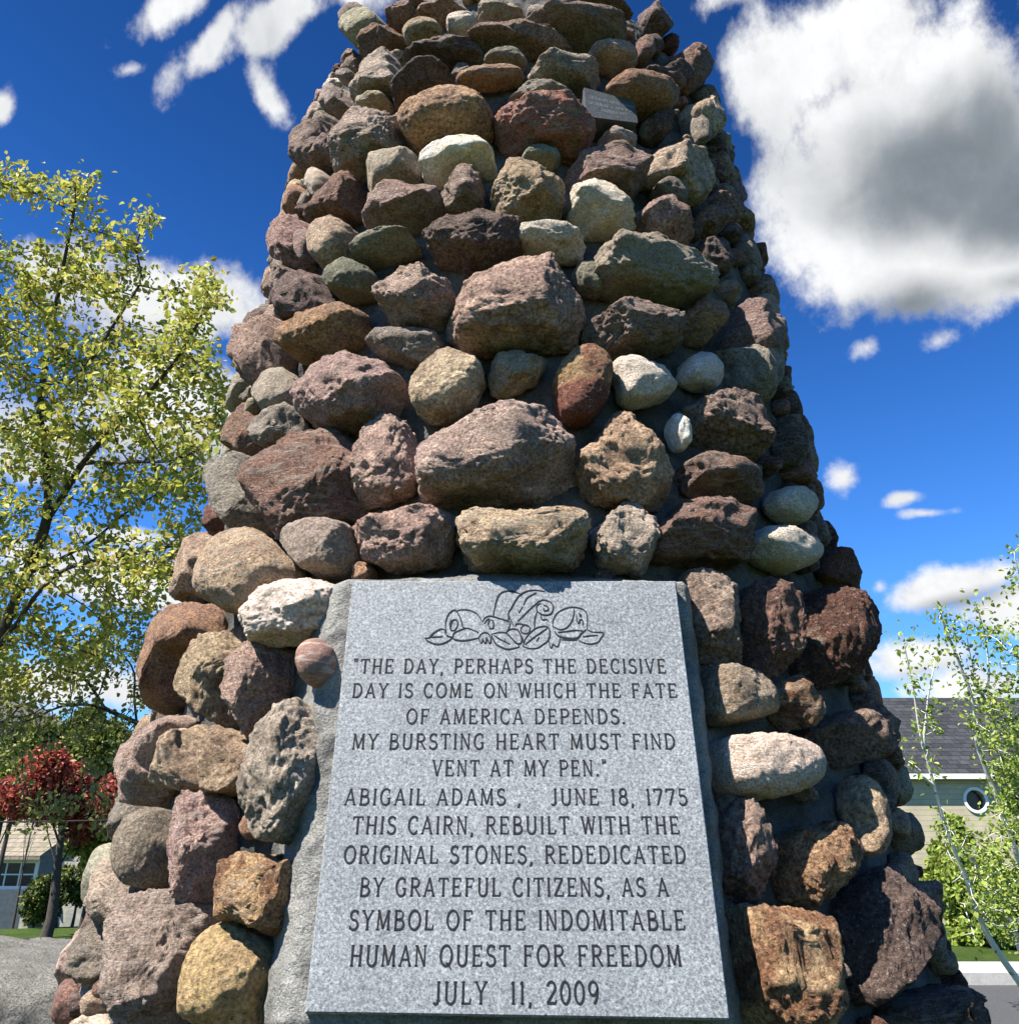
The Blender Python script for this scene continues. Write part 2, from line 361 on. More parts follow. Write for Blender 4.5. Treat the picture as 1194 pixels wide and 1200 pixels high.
def build_mortar():
    # theta measured from the camera-facing direction
    th = np.concatenate([np.linspace(-1.5, 1.5, 520), np.linspace(1.5, 2 * math.pi - 1.5, 122)[1:-1]])
    z = np.concatenate([np.linspace(-.25, 4.1, 640)])
    T, Z = np.meshgrid(th, z); rr = r_mortar(Z)
    P = np.stack([AX + rr * np.sin(T), DY - rr * np.cos(T), Z], -1).reshape(-1, 3)
    N = np.stack([np.sin(T), -np.cos(T), np.full_like(T, TA)], -1).reshape(-1, 3)
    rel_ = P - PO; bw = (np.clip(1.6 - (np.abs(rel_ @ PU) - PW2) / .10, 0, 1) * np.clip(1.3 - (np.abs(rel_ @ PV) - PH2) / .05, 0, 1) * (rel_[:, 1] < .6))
    P = P + PN * bed_shift(P)[:, None]
    d = .016 * fbm(P * 7, 3) + .010 * fbm(P * 26, 4)
    P = P + N * d[:, None]
    n = len(th); i = np.arange(len(z) - 1)[:, None] * n; j = np.arange(n)[None]; k = (j + 1) % n
    q = np.stack([i + j, i + k, i + n + k, i + n + j], -1).reshape(-1, 4)
    top = len(P); rt = float(r_mortar(np.array([4.1]))[0])
    P = np.concatenate([P, [[AX, DY, 4.35]]])
    tri = np.stack([(len(z) - 1) * n + np.arange(n), (len(z) - 1) * n + (np.arange(n) + 1) % n, np.full(n, top)], -1)
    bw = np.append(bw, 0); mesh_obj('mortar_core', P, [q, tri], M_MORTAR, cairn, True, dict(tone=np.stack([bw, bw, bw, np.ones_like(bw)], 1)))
build_mortar()

# ---- icosphere directions
def ico(level):
    import bmesh
    bm = bmesh.new(); bmesh.ops.create_icosphere(bm, subdivisions=level, radius=1.0)
    V = np.array([v.co[:] for v in bm.verts]); Fc = np.array([[v.index for v in f.verts] for f in bm.faces], np.int32); bm.free()
    return V / np.linalg.norm(V, axis=1)[:, None], Fc
ICO = {}
def get_ico(l):
    if l not in ICO: ICO[l] = ico(l)
    return ICO[l]

# ---- stone colours: (main, second, grain)
TONES = {
 'pur': ((0.306, 0.196, 0.160), (0.387, 0.259, 0.206), 1.0), 'pnk': ((0.538, 0.370, 0.291), (0.351, 0.236, 0.192), .95),
 'dk': ((0.139, 0.093, 0.077), (0.220, 0.145, 0.121), 1.0), 'red': ((0.517, 0.204, 0.156), (0.360, 0.196, 0.149), .95),
 'ora': ((0.486, 0.271, 0.156), (0.332, 0.185, 0.125), .95), 'tan': ((0.548, 0.393, 0.258), (0.368, 0.251, 0.168), .9),
 'yel': ((0.534, 0.380, 0.169), (0.486, 0.334, 0.172), .85), 'gry': ((0.324, 0.259, 0.202), (0.243, 0.196, 0.157), .85),
 'whi': ((0.640, 0.536, 0.415), (0.600, 0.488, 0.369), .75), 'grn': ((0.306, 0.259, 0.189), (0.332, 0.267, 0.200), .7),
 'grs': ((0.198, 0.189, 0.132), (0.153, 0.142, 0.103), .7), 'rst': ((0.600, 0.380, 0.205), (0.269, 0.126, 0.064), 1.0),
 'bro': ((0.301, 0.169, 0.121), (0.233, 0.137, 0.107), .95), 'dkr': ((0.144, 0.067, 0.050), (0.198, 0.094, 0.064), 1.0),
 'blu': ((0.495, 0.501, 0.421), (0.632, 0.560, 0.442), .45), 'pgr': ((0.527, 0.400, 0.310), (0.346, 0.259, 0.202), .9),
 'bal': ((0.316, 0.171, 0.128), (0.237, 0.125, 0.095), .3), 'peb': ((0.278, 0.229, 0.158), (0.222, 0.182, 0.127), .2),
 'two': ((0.386, 0.234, 0.116), (0.175, 0.063, 0.041), .8), 'wht': ((0.646, 0.592, 0.532), (0.646, 0.560, 0.421), .6)}
TILES = {'A': (330, 0), 'B': (580, 0), 'C': (280, 160), 'D': (560, 160), 'E': (230, 340), 'F': (500, 300), 'H': (200, 500), 'I': (400, 480),
         'J': (660, 480), 'K': (740, 340), 'L': (780, 640), 'M': (800, 820), 'N': (840, 1000), 'O': (140, 680), 'P': (90, 850), 'Q': (40, 1000)}
# outlines of the visible stones: tile, tone, style (a angular, r rounded, s smooth slab, b squared block), points
STONES = '''
A pur a 605,70 640,40 760,5 850,0 850,45 800,80 750,110 690,80 640,85
A pur a 485,15 640,0 740,0 610,45 590,110 540,125 495,70
A grn a 910,30 930,0 1080,0 1120,50 1125,95 960,95 915,65
A whi r 768,90 800,60 870,48 918,85 905,130 860,175 815,170 775,140
A tan r 565,150 600,100 680,75 740,110 757,165 690,170 620,200 575,225
A bro a 360,215 400,150 460,108 510,125 565,140 560,190 450,235 385,270 360,245
A dk a 575,270 600,215 680,175 790,165 870,200 925,270 900,290 800,280 680,265 600,295
Z pur a 550,43 563,28 596,24 640,29 663,47 640,56 600,57 565,58 550,52
A gry r 945,275 985,230 1050,212 1115,235 1145,290 1120,310 1040,297 960,295
A ora r 817,360 850,315 960,295 1090,305 1130,335 1110,375 960,395 860,395 820,390
A dk a 520,420 545,350 600,285 680,265 770,300 795,360 760,410 640,470 540,465
A pgr a 320,460 350,340 430,240 520,220 550,290 530,370 430,420 340,500
A tan r 345,490 365,440 430,420 500,445 510,490 420,510 350,535
A ora r 545,560 600,480 720,430 820,393 940,415 985,480 985,560 880,620 740,640 600,675 555,620
B red a 0,500 60,430 200,460 360,490 440,580 455,640 380,690 200,670 60,650 0,600
A pgr a 230,770 270,650 370,530 480,500 530,530 555,640 520,700 420,740 380,790 260,810
A grn s 265,160 330,90 430,30 480,60 470,110 380,170 330,225 280,200
A gry r 250,350 290,320 345,315 345,345 310,390 265,395
A gry a 175,490 220,420 310,395 330,430 320,500 260,530 200,540
A gry a 150,330 175,250 240,185 280,215 250,290 200,370 155,385
A tan a 120,200 140,135 185,130 195,200 170,265 125,275
A grn a 195,120 230,40 280,0 300,10 270,80 215,140
A gry a 290,70 340,10 390,10 380,50 300,120 265,150
A gry a 75,420 95,330 140,280 160,330 140,410 90,450
A gry a 75,520 120,430 190,375 245,395 190,440 110,510
A gry a 20,690 60,590 150,500 190,510 130,620 60,700 20,730
A pur a 40,790 80,690 180,570 270,545 320,560 250,630 150,720 90,790
A pur a 110,770 180,680 260,620 270,660 220,760 140,790
C wht s 840,165 845,100 890,40 960,0 1080,-10 1150,20 1190,100 1100,130 1000,160 930,185 870,185
B pur a 130,60 170,25 300,3 430,20 560,60 605,95 600,170 480,190 340,140 200,105 145,90
B pgr a 170,320 250,270 360,230 430,250 480,320 450,370 340,390 230,380 180,350
B pgr r 430,235 480,185 560,180 640,225 665,270 640,300 560,315 460,290
B gry a 90,390 120,372 220,378 350,410 370,440 340,480 230,470 95,430
B ora r 505,375 550,335 640,322 720,370 840,400 860,440 830,545 740,510 620,470 520,410
B bro r 650,180 690,158 730,200 750,260 720,290 670,260
B pgr a 500,640 520,600 580,590 640,620 655,670 600,690 530,680
B dk a 685,540 720,510 790,520 830,570 830,640 740,640 690,590
B grs r 125,720 150,680 210,670 290,690 305,730 270,770 180,760 130,745
B dk a 705,325 740,310 820,345 885,390 860,415 790,380 720,345
B dk a 785,295 830,272 900,310 930,380 890,400 830,350
B grn a 820,40 860,10 920,60 980,150 970,220 900,160 840,110
B dk a 700,30 730,5 790,60 830,130 790,160 740,110
B tan a 905,470 945,445 1010,490 1070,590 1075,650 1010,600 930,520
B gry a 895,540 920,520 980,600 1010,690 960,690 910,620
B bro a 850,200 920,200 990,300 1010,400 970,420 900,330
B bro a 370,0 470,-30 620,-10 640,50 560,45 430,15
C grn s 595,220 620,130 690,65 780,45 840,75 835,140 760,190 680,240 610,290
C peb r 305,230 330,165 380,142 420,165 415,230 380,290 340,300 310,265
C bro a 305,370 350,310 420,240 520,165 570,195 575,260 530,330 420,370 345,425
C pur a 585,370 620,300 700,230 830,203 920,230 948,290 900,350 780,400 660,420 600,400
C pur a 950,310 960,250 1010,180 1070,132 1130,160 1140,260 1135,340 1040,350 960,340
C tan r 315,570 320,490 370,410 470,365 550,390 555,480 500,560 420,620 340,620
C grs a 510,550 560,480 640,430 700,425 760,440 800,470 825,500 800,560 700,590 560,580
C grs s 395,700 410,640 480,590 545,562 620,600 635,660 600,730 500,745 410,745
C pur r 250,480 275,440 330,430 355,450 330,520 300,590 265,540
C pur a 135,560 150,480 220,390 290,365 320,410 270,440 255,500 260,590 180,605
C pgr a 100,470 140,370 200,290 270,262 300,290 290,350 210,390 140,480
C tan r 75,660 85,560 130,515 140,580 120,640
C pur a 110,680 130,620 230,595 300,600 270,640 200,670 170,750 110,760
C dk a 150,790 190,700 280,630 370,640 390,720 380,790 330,850 220,860
C tan a 20,780 50,700 105,670 100,740 60,800
Z dk a 500,281 514,265 546,253 579,249 593,255 609,265 610,288 590,300 550,308 512,298
C pnk a 630,720 660,660 740,610 870,590 960,625 1000,680 995,760 960,840 850,870 700,850 640,790
C gry a 155,190 170,120 230,100 235,180 200,260 160,260
C gry a 225,230 250,150 310,140 300,200 250,260
C whi a 215,60 240,10 300,-10 290,40 235,95
D tan a 68,150 130,98 240,110 370,180 395,220 370,350 250,380 100,355 85,250
D whi a 430,280 480,220 560,200 650,220 715,270 725,380 690,440 560,440 455,420 460,330
D pur a 455,130 500,60 590,18 700,50 780,110 805,180 770,250 680,220 560,195 480,200
D pgr a 790,115 815,30 900,28 960,70 1060,150 1105,220 1100,300 1000,310 960,210 870,180
D gry r 820,215 850,185 930,190 975,240 985,320 950,340 880,280
D pur a 740,330 770,285 850,272 940,310 1000,410 990,490 930,505 820,450 755,380
D whi a 185,460 230,400 330,390 420,415 500,470 480,540 380,548 260,520 200,500
D grn a 545,530 580,505 650,510 730,455 830,480 930,540 1065,600 1105,700 1050,750 880,770 700,710 600,610
D grs r 440,620 470,580 530,575 575,630 600,700 560,740 480,700
D bro a 1030,345 1060,315 1120,325 1185,360 1180,440 1100,440 1040,390
D dk a 1035,490 1080,470 1150,510 1190,560 1180,640 1100,600 1050,550
F pnk a 130,270 170,190 260,90 360,35 500,15 600,3 650,70 680,150 720,260 725,370 640,390 480,400 340,420 220,420 150,340
F pur a 765,260 860,195 950,190 1060,225 1160,240 1190,300 1170,400 1050,440 900,430 790,370
Z tan r 480,465 484,443 500,422 520,410 540,407 560,420 567,437 553,465 530,485 505,492 485,480
F tan a 300,560 340,480 440,450 540,445 550,490 510,550 420,590 350,635 310,600
F two r 592,560 610,490 690,420 760,410 830,450 865,520 850,650 780,750 690,775 620,740 598,640
F whi r 865,480 920,460 1000,490 1100,520 1165,580 1160,640 1080,670 990,695 920,660 910,590
E pur a 160,470 170,360 230,230 330,120 390,150 400,220 370,300 385,350 320,400 270,470 200,480
E ora a 365,300 410,210 520,160 620,90 720,65 770,90 780,140 720,200 640,260 530,310 420,320
E gry a 805,235 850,205 960,172 1060,185 1145,240 1120,290 1040,340 930,300 820,280
E grn s 260,520 320,420 390,360 450,390 470,420 430,500 360,580 300,610 270,570
E pnk a 455,500 480,400 560,320 690,290 780,290 850,330 930,430 940,480 870,570 740,600 600,630 500,620 460,560
E pur a 30,730 50,620 130,510 260,480 260,530 180,600 140,680 60,760
E bro a 120,740 150,640 230,560 290,580 300,630 250,720 180,780 130,770
E gry a 245,710 310,630 400,560 460,530 490,620 480,650 400,670 340,720 280,740
E dk a 205,170 215,80 240,0 300,-10 300,80 320,110 260,160
E bro a 155,290 180,200 240,160 230,220 180,290
H bro a 385,270 410,200 450,130 520,60 600,15 700,35 800,90 880,140 850,300 830,380 700,430 600,470 540,540 480,530 400,470 330,430 370,330
I pnk a 50,360 80,260 140,120 200,35 260,60 310,150 330,250 340,330 280,390 200,410 100,400
I pnk a 360,370 400,220 440,120 520,40 600,0 690,-35 800,-25 920,0 1000,80 1070,180 1060,270 1020,350 860,380 600,385 440,405
I pnk a 55,600 70,520 180,480 330,450 460,455 530,460 510,600 470,690 380,720 200,730 100,700
I tan b 545,570 550,470 640,455 900,460 1110,455 1150,490 1140,620 1090,720 900,735 620,725 570,660
J tan a 75,235 170,170 230,80 310,20 370,50 420,130 470,260 490,380 470,440 330,440 180,410 110,330
J blu r 490,60 510,15 570,60 600,130 590,185 540,190 510,130
J pgr a 165,590 180,480 240,445 310,470 390,560 440,640 430,740 300,750 180,710
J bro a 435,600 470,540 540,430 620,410 710,425 800,470 840,560 890,690 760,710 500,695 465,680
J bro a 580,300 590,250 650,205 790,205 870,250 925,310 930,380 870,425 740,390 610,360
J whi r 975,430 1010,370 1090,355 1150,400 1185,460 1140,535 1080,520 1010,480
J whi r 890,620 940,545 990,540 1090,590 1190,650 1210,700 1190,740 1100,760 1000,720 920,660
K ora a 240,140 260,65 340,40 420,38 430,80 450,200 390,235 300,200
K pur a 465,70 490,35 560,45 620,90 640,150 700,230 715,300 680,360 600,330 520,240 490,140
K tan r 560,40 580,12 640,30 690,100 690,170 650,160 620,90
K wht r 232,370 250,315 310,287 370,310 420,370 430,440 410,460 300,440 245,410
K gry a 445,280 470,255 540,290 640,340 690,410 710,480 680,525 600,520 530,470 500,370
K pur a 280,520 310,480 370,465 440,480 560,520 610,580 650,680 665,750 620,780 510,740 420,680 330,620 290,570
K dk a 690,640 720,590 780,640 820,760 800,820 730,770
K dk a 690,170 740,190 790,260 805,310 790,400 720,330
K dk a 700,390 740,400 800,500 830,600 800,620 730,500
L pnk a 85,210 130,110 220,150 310,200 350,300 350,430 320,545 230,520 180,430 120,310
L bro a 360,240 400,170 500,155 590,180 650,250 650,400 640,560 560,590 460,540 430,430 380,330
L dkr a 650,250 740,215 860,190 940,240 1000,330 1000,500 940,600 790,640 720,500 690,340
L dkr a 780,0 900,0 950,180 930,240 820,180
Z tan r 825,803 830,778 855,779 886,788 906,806 913,838 885,845 860,849 838,848 829,828
L rst a 490,655 600,610 680,605 735,660 735,750 700,830 640,850 580,790 530,720
M pur a 720,130 740,95 820,30 920,40 980,110 1010,200 980,270 880,295 790,260 750,210
M whi r 145,185 200,165 460,155 560,190 640,250 668,330 650,390 540,440 380,470 230,435 180,410 155,290
Z pur a 843,970 848,940 862,933 885,945 902,962 908,1000 905,1040 885,1051 850,1046 844,1010
M tan r 780,490 810,355 870,370 940,440 970,520 970,620 910,725 850,700 830,640 860,620
M tan a 990,560 1010,510 1060,560 1070,640 1030,640
Z rst a 921,988 932,978 958,974 978,963 995,975 1006,1000 1004,1030 985,1052 965,1062 938,1055 926,1030 926,1005
N rst b 65,260 130,310 260,320 400,300 530,370 570,500 605,690 560,760 450,830 200,830 150,770 105,600 80,400
N dk a 650,330 700,190 790,100 900,110 960,210 1000,340 1030,500 980,620 880,690 800,710 700,640 690,440
N dk a 960,50 1040,20 1110,90 1160,210 1150,380 1110,480 1050,430 1000,330
N dk a 880,790 940,700 1080,620 1194,680 1250,780 1194,850 950,860
Z dk a 1122,1115 1145,1100 1165,1150 1178,1205 1150,1215 1130,1160
H tan r 105,790 140,680 190,560 300,480 380,470 480,540 550,640 560,690 480,750 420,830 330,880 200,880 120,850
H tan a 0,770 60,640 130,510 215,510 140,640 100,790 60,830 20,830
H bro a 95,490 100,380 150,310 170,380 200,480 130,500
H gry a 165,300 200,220 290,150 440,120 430,180 380,250 360,340 300,450 220,500 170,400
H gry r 135,290 150,180 220,125 265,150 220,210 180,290 150,310
H grn s 515,560 530,490 620,450 840,425 850,480 860,600 780,680 620,690 540,640
O whi a 575,260 640,190 690,80 760,10 860,0 1040,60 1050,150 960,220 820,250 720,275 640,295
O bal o 818,400 830,330 880,280 935,270 990,310 1003,370 990,430 940,485 890,500 845,470
O ora a 100,570 140,440 180,290 240,130 330,115 390,170 400,250 330,310 240,350 200,450 160,570 120,610
O tan a 270,560 280,420 350,320 440,250 540,210 600,250 600,310 510,390 440,490 430,650 400,685 310,630
O pnk a 485,590 510,420 600,370 680,300 740,285 755,340 720,480 680,640 640,710 590,730 510,680
Z pgr a 281,945 290,905 300,870 328,835 355,822 372,830 375,860 368,920 355,975 335,985 305,985 285,965
P tan a 575,180 600,90 680,10 760,60 850,110 830,180 760,260 700,310 600,310
P tan a 345,260 380,140 470,40 530,10 560,110 575,160 550,290 470,300 370,285
P pnk a 205,340 230,220 270,80 360,-40 460,-30 400,100 345,200 340,290 270,370 225,365
P blu r 120,550 135,430 190,350 240,390 220,450 180,540 160,590
P gry r 165,670 190,540 240,420 330,385 430,400 450,480 430,600 390,700 300,760 220,750
Z pnk a 199,1040 203,990 210,950 232,930 256,950 258,970 252,1000 245,1040 240,1062 225,1060 208,1050
Z rst b 252,1048 255,1010 285,1002 316,1006 342,1015 360,1003 357,1030 350,1070 330,1094 315,1092 275,1075 254,1075
Q rst a 145,590 165,400 200,250 240,180 300,250 345,330 350,450 340,560 290,660 200,640
Q pgr a 240,190 260,80 350,25 400,130 480,220 430,300 350,330 290,240
Q pgr a 330,760 360,590 400,360 480,240 560,180 660,170 740,310 730,420 690,520 650,700 640,830 350,830
Q yel r 670,760 700,560 740,440 820,350 930,310 990,380 1080,420 1140,530 1120,680 1060,830 690,830
Q pnk a 75,780 90,640 140,590 190,680 230,760 180,830 90,830
Q bro a 45,790 50,680 80,600 150,520 140,600 90,640 75,790
Q whi a 180,800 240,760 330,770 330,850 200,850
'''

def surf_hit(px, py, off):
    """ray from the camera to the cone lifted by off above the mortar"""
    d = px_dir(px, py); o = CAM - np.array([AX, DY, 0])
    rk = R0 + off
    a = d[0] ** 2 + d[1] ** 2 - (TA * d[2]) ** 2
    b = 2 * (o[0] * d[0] + o[1] * d[1] + rk * TA * d[2])
    c = o[0] ** 2 + o[1] ** 2 - rk ** 2
    q = b * b - 4 * a * c
    t = (-b - math.sqrt(q)) / (2 * a) if q > 0 else -b / (2 * a)
    return CAM + d * t
def frame_at(C):
    ph = math.atan2(C[0] - AX, DY - C[1])
    n = np.array([math.sin(ph), -math.cos(ph), TA]); n /= np.linalg.norm(n)
    eu = np.array([math.cos(ph), math.sin(ph), 0]); ev = np.cross(n, eu)
    if ev[2] < 0: ev = -ev
    return n, eu, ev, ph
def radial(poly, N=96, smooth=2):
    A = poly; B = np.roll(poly, -1, 0); out = np.zeros(N)
    for i in range(N):
        an = 2 * math.pi * i / N; d = np.array([math.cos(an), math.sin(an)])
        e = B - A; den = d[0] * e[:, 1] - d[1] * e[:, 0]; den = np.where(np.abs(den) < 1e-12, 1e-12, den)
        t = (A[:, 0] * e[:, 1] - A[:, 1] * e[:, 0]) / den; s = (A[:, 0] * d[1] - A[:, 1] * d[0]) / den
        ok = (t > 0) & (s >= -1e-6) & (s <= 1 + 1e-6)
        out[i] = t[ok].max() if ok.any() else np.abs(t).min()
    for _ in range(smooth): out = (np.roll(out, 1) + 2 * out + np.roll(out, -1)) / 4
    return out
def stone_shape(level, rad, H, style, seed, smooth_k=1.0, amp=1.0):
    """local coordinates (u, v, h); h=0 is the widest girth"""
    rs = np.random.RandomState(seed); D, Fc = get_ico(level)
    az_ = np.arctan2(D[:, 1], D[:, 0]); psi = np.arccos(np.clip(D[:, 2], -1, 1))
    N = len(rad); rr = np.interp((az_ % (2 * math.pi)) / (2 * math.pi) * N, np.arange(N + 1), np.append(rad, rad[0]))
    ex = {'a': .44, 'r': .66, 's': .50, 'b': .36, 'o': 1.0}[style]
    s = np.sin(psi) ** ex; h = np.sign(D[:, 2]) * np.abs(D[:, 2]) ** (ex if style != 'b' else .42)
    size = float(np.mean(rad))
    low = np.where(h < 0, .9, 1.0) * H
    P = np.stack([np.cos(az_) * rr * s, np.sin(az_) * rr * s, h * low], 1)
    # broken facets
    nf = {'a': 11, 'r': 3, 's': 5, 'b': 6, 'o': 0}[style]
    for _ in range(nf):
        n = rs.normal(size=3); n[2] = abs(n[2]) * .9 + .12; n /= np.linalg.norm(n)
        pr = P @ n; mx = pr.max(); c = mx * rs.uniform(*{'a': (.66, .93), 'r': (.86, .97), 's': (.78, .93), 'b': (.82, .94)}[style])
        over = np.clip(pr - c, 0, None); P = P - n * (over * .88)[:, None]
    off = rs.uniform(-50, 50, 3)
    g = D * np.array([1, 1, .8]); g /= np.linalg.norm(g, axis=1)[:, None]
    k = {'a': 1.0, 'r': .45, 's': .5, 'b': 1.0, 'o': .12}[style] * amp
    P = P + g * (size * .085 * k * fbm(P / size * 1.7 + off, 3))[:, None]
    # cleft-like steps and pitted grain
    st = gnoise(P * 14 + off); P = P + g * (.0030 * k * np.tanh(st * 7))[:, None]
    if level >= 4:
        ridg = 1 - np.abs(gnoise(P * 34 + off)) * 2.2
        P = P + g * (.0055 * k * ridg + .0070 * k * fbm(P * 44 + off, 3))[:, None]
    if level >= 6: P = P + g * (.0050 * k * fbm(P * 95 + off, 2))[:, None]
    return P, Fc
def stone_faces_area(poly):
    x, y = poly[:, 0], poly[:, 1]; return .5 * abs(np.dot(x, np.roll(y, -1)) - np.dot(y, np.roll(x, -1)))

built = []          # dicts: V, F, tone, area_px
occ_pts = []        # footprints for the packing: (phi, z, half u, half v)
def to_world(P, C, n, eu, ev): return C + P[:, :1] * eu + P[:, 1:2] * ev + P[:, 2:] * n
for k_, ln in enumerate(x for x in STONES.strip().split('\n')):
    p = ln.split(); tile, tone, style = p[:3]
    pp = np.array([[float(c) for c in q.split(',')] for q in p[3:]])
    if tile != 'Z': pp = pp / 3.98 + np.array(TILES[tile])
    area = stone_faces_area(pp)
    lo, hi = pp.min(0), pp.max(0); cen_px = (lo + hi) / 2; lo, hi = lo + .5, hi - .5
    q = np.array([surf_hit(x, y, .08) for x, y in pp])
    C = np.array(surf_hit(cen_px[0], cen_px[1], .08)); n, eu, ev, ph = frame_at(C)
    # lay the outline on the tangent plane, limiting stretch at the grazing sides
    u = (q - C) @ eu; v = (q - C) @ ev
    if float(np.dot(n, (CAM - C) / np.linalg.norm(CAM - C))) < .16 and tone != 'dkr': continue        # edge slivers: left to the packing below
    cosv = max(.35, float(np.dot(n, (CAM - C) / np.linalg.norm(CAM - C))))
    dist = np.linalg.norm(C - CAM); sz = math.sqrt(area / max(cosv, .5)) / F_PX * dist
    H = float(np.clip(.42 * sz, .042, .108))
    J = 1e-3; jn = (project(C + n * J) - project(C)) / J
    H = float(max(.022, min(H, .62 * (hi - lo)[1] / (abs(jn[1]) + 1e-6), .60 * (hi - lo)[0] / (abs(jn[0]) + 1e-6))))
    if tone == 'bal': H = sz * .55
    poly = np.stack([u, v], 1); cc = (poly.max(0) + poly.min(0)) / 2; poly = poly - cc
    rad0 = radial(poly, 96, {'a': 2, 'r': 6, 's': 3, 'b': 1, 'o': 9}[style])
    girth = (.28 if tone != 'bal' else .50) * H + (.03 if tone != 'bal' else .0)
    C = C + eu * cc[0] + ev * cc[1]
    # bring the stone onto the mortar (or the built up bed beside the plaque)
    rc = math.hypot(C[0] - AX, C[1] - DY); base = r_mortar(C[2])
    C = C - n * (rc - base - girth)
    bs = float(bed_shift((C - n * girth)[None])[0]) * (1.25 if tone != 'bal' else 1.0); C = C + PN * bs
    su = sv = 1.0; seed = 100 + k_
    for it in range(9):
        P, _ = stone_shape(3, rad0, H, style, seed); P = P * np.array([su, sv, 1]); W = to_world(P, C, n, eu, ev)
        W = W[P[:, 2] > -.15 * H]
        pj = project(W); l2, h2 = pj.min(0), pj.max(0)
        J = 1e-3; c0 = project(C); ju = (project(C + eu * J) - c0) / J; jv = (project(C + ev * J) - c0) / J
        dpx = (lo + hi) / 2 - (l2 + h2) / 2
        M = np.stack([ju, jv], 1); M = M + np.eye(2) * 1e-6
        sol = np.linalg.lstsq(M, dpx, rcond=.12)[0]
        C = C + eu * float(np.clip(sol[0], -.08, .08)) + ev * float(np.clip(sol[1], -.08, .08))
        n2, eu2, ev2, _ = frame_at(C); n, eu, ev = n2, eu2, ev2
        C = C - PN * bs; rc = math.hypot(C[0] - AX, C[1] - DY)
        C = C - n * (rc - r_mortar(C[2]) - girth); C = C + PN * bs
        ext, tgt = h2 - l2, hi - lo
        su = float(np.clip(su * (tgt[0] / ext[0]) ** .8, .25, 1.5)); sv = float(np.clip(sv * (tgt[1] / ext[1]) ** .8, .25, 1.5))
    lev = 6 if area > 3800 else (5 if area > 700 else 4)
    P, Fc = stone_shape(lev, rad0, H, style, seed); P = P * np.array([su, sv, 1])
    built.append(dict(V=to_world(P, C, n, eu, ev), F=Fc, tone=tone, area=area, C=C, px=cen_px, seed=seed, lo=lo, hi=hi, hm=P[:, 2] > -.15 * H, su=su, sv=sv))
    phc = math.atan2(C[0] - AX, DY - C[1])
    ang = np.linspace(0, 2 * math.pi, 25)[:-1]; rr_ = np.interp(ang / (2 * math.pi) * 96, np.arange(97), np.append(rad0, rad0[0]))
    for f_ in np.linspace(.1, 1, 8):
        W = to_world(np.stack([np.cos(ang) * rr_ * su * f_, np.sin(ang) * rr_ * sv * f_, 0 * ang], 1), C, n, eu, ev)
        occ_pts.append(np.stack([np.arctan2(W[:, 0] - AX, DY - W[:, 1]), W[:, 2]], 1))

# ---- pack the rest of the wall: the flanks, the back, above and below the picture
GZ, GT = 240, 420; Z_LO, Z_HI = -.12, 4.15
occ = np.zeros((GZ, GT), bool)
def cell(phi, z): return (np.clip(((z - Z_LO) / (Z_HI - Z_LO) * GZ).astype(int), 0, GZ - 1), ((phi + math.pi) / (2 * math.pi) * GT).astype(int) % GT)
for o in occ_pts: a_, b_ = cell(o[:, 0], o[:, 1]); occ[a_, b_] = True
for _ in range(1):
    o2 = occ.copy(); o2[1:] |= occ[:-1]; o2[:-1] |= occ[1:]; o2 |= np.roll(occ, 1, 1) | np.roll(occ, -1, 1); occ = o2
ZG = Z_LO + (np.arange(GZ) + .5) / GZ * (Z_HI - Z_LO); TG = -math.pi + (np.arange(GT) + .5) / GT * 2 * math.pi
TT, ZZ = np.meshgrid(TG, ZG); RRm = r_mortar(ZZ)
PX_ = AX + (RRm + .03) * np.sin(TT); PY_ = DY - (RRm + .03) * np.cos(TT)
PJ = project(np.stack([PX_, PY_, ZZ], -1))
rel = np.stack([PX_, PY_, ZZ], -1) - PO
plq = (np.abs(rel @ PU) < PW2 + .035) & (np.abs(rel @ PV) < PH2 + .03) & (PY_ < DY)
occ |= plq
open_front = (np.abs(TT) < R(42)) & (PJ[..., 1] > -5) & (PJ[..., 1] < 1210)      # there only the traced stones, mortar between
occ_f = occ | open_front
frs = np.random.RandomState(21); fill_tones = ['pur', 'pur', 'pnk', 'bro', 'gry', 'gry', 'tan', 'dk', 'pgr', 'grn', 'ora', 'whi', 'dkr']
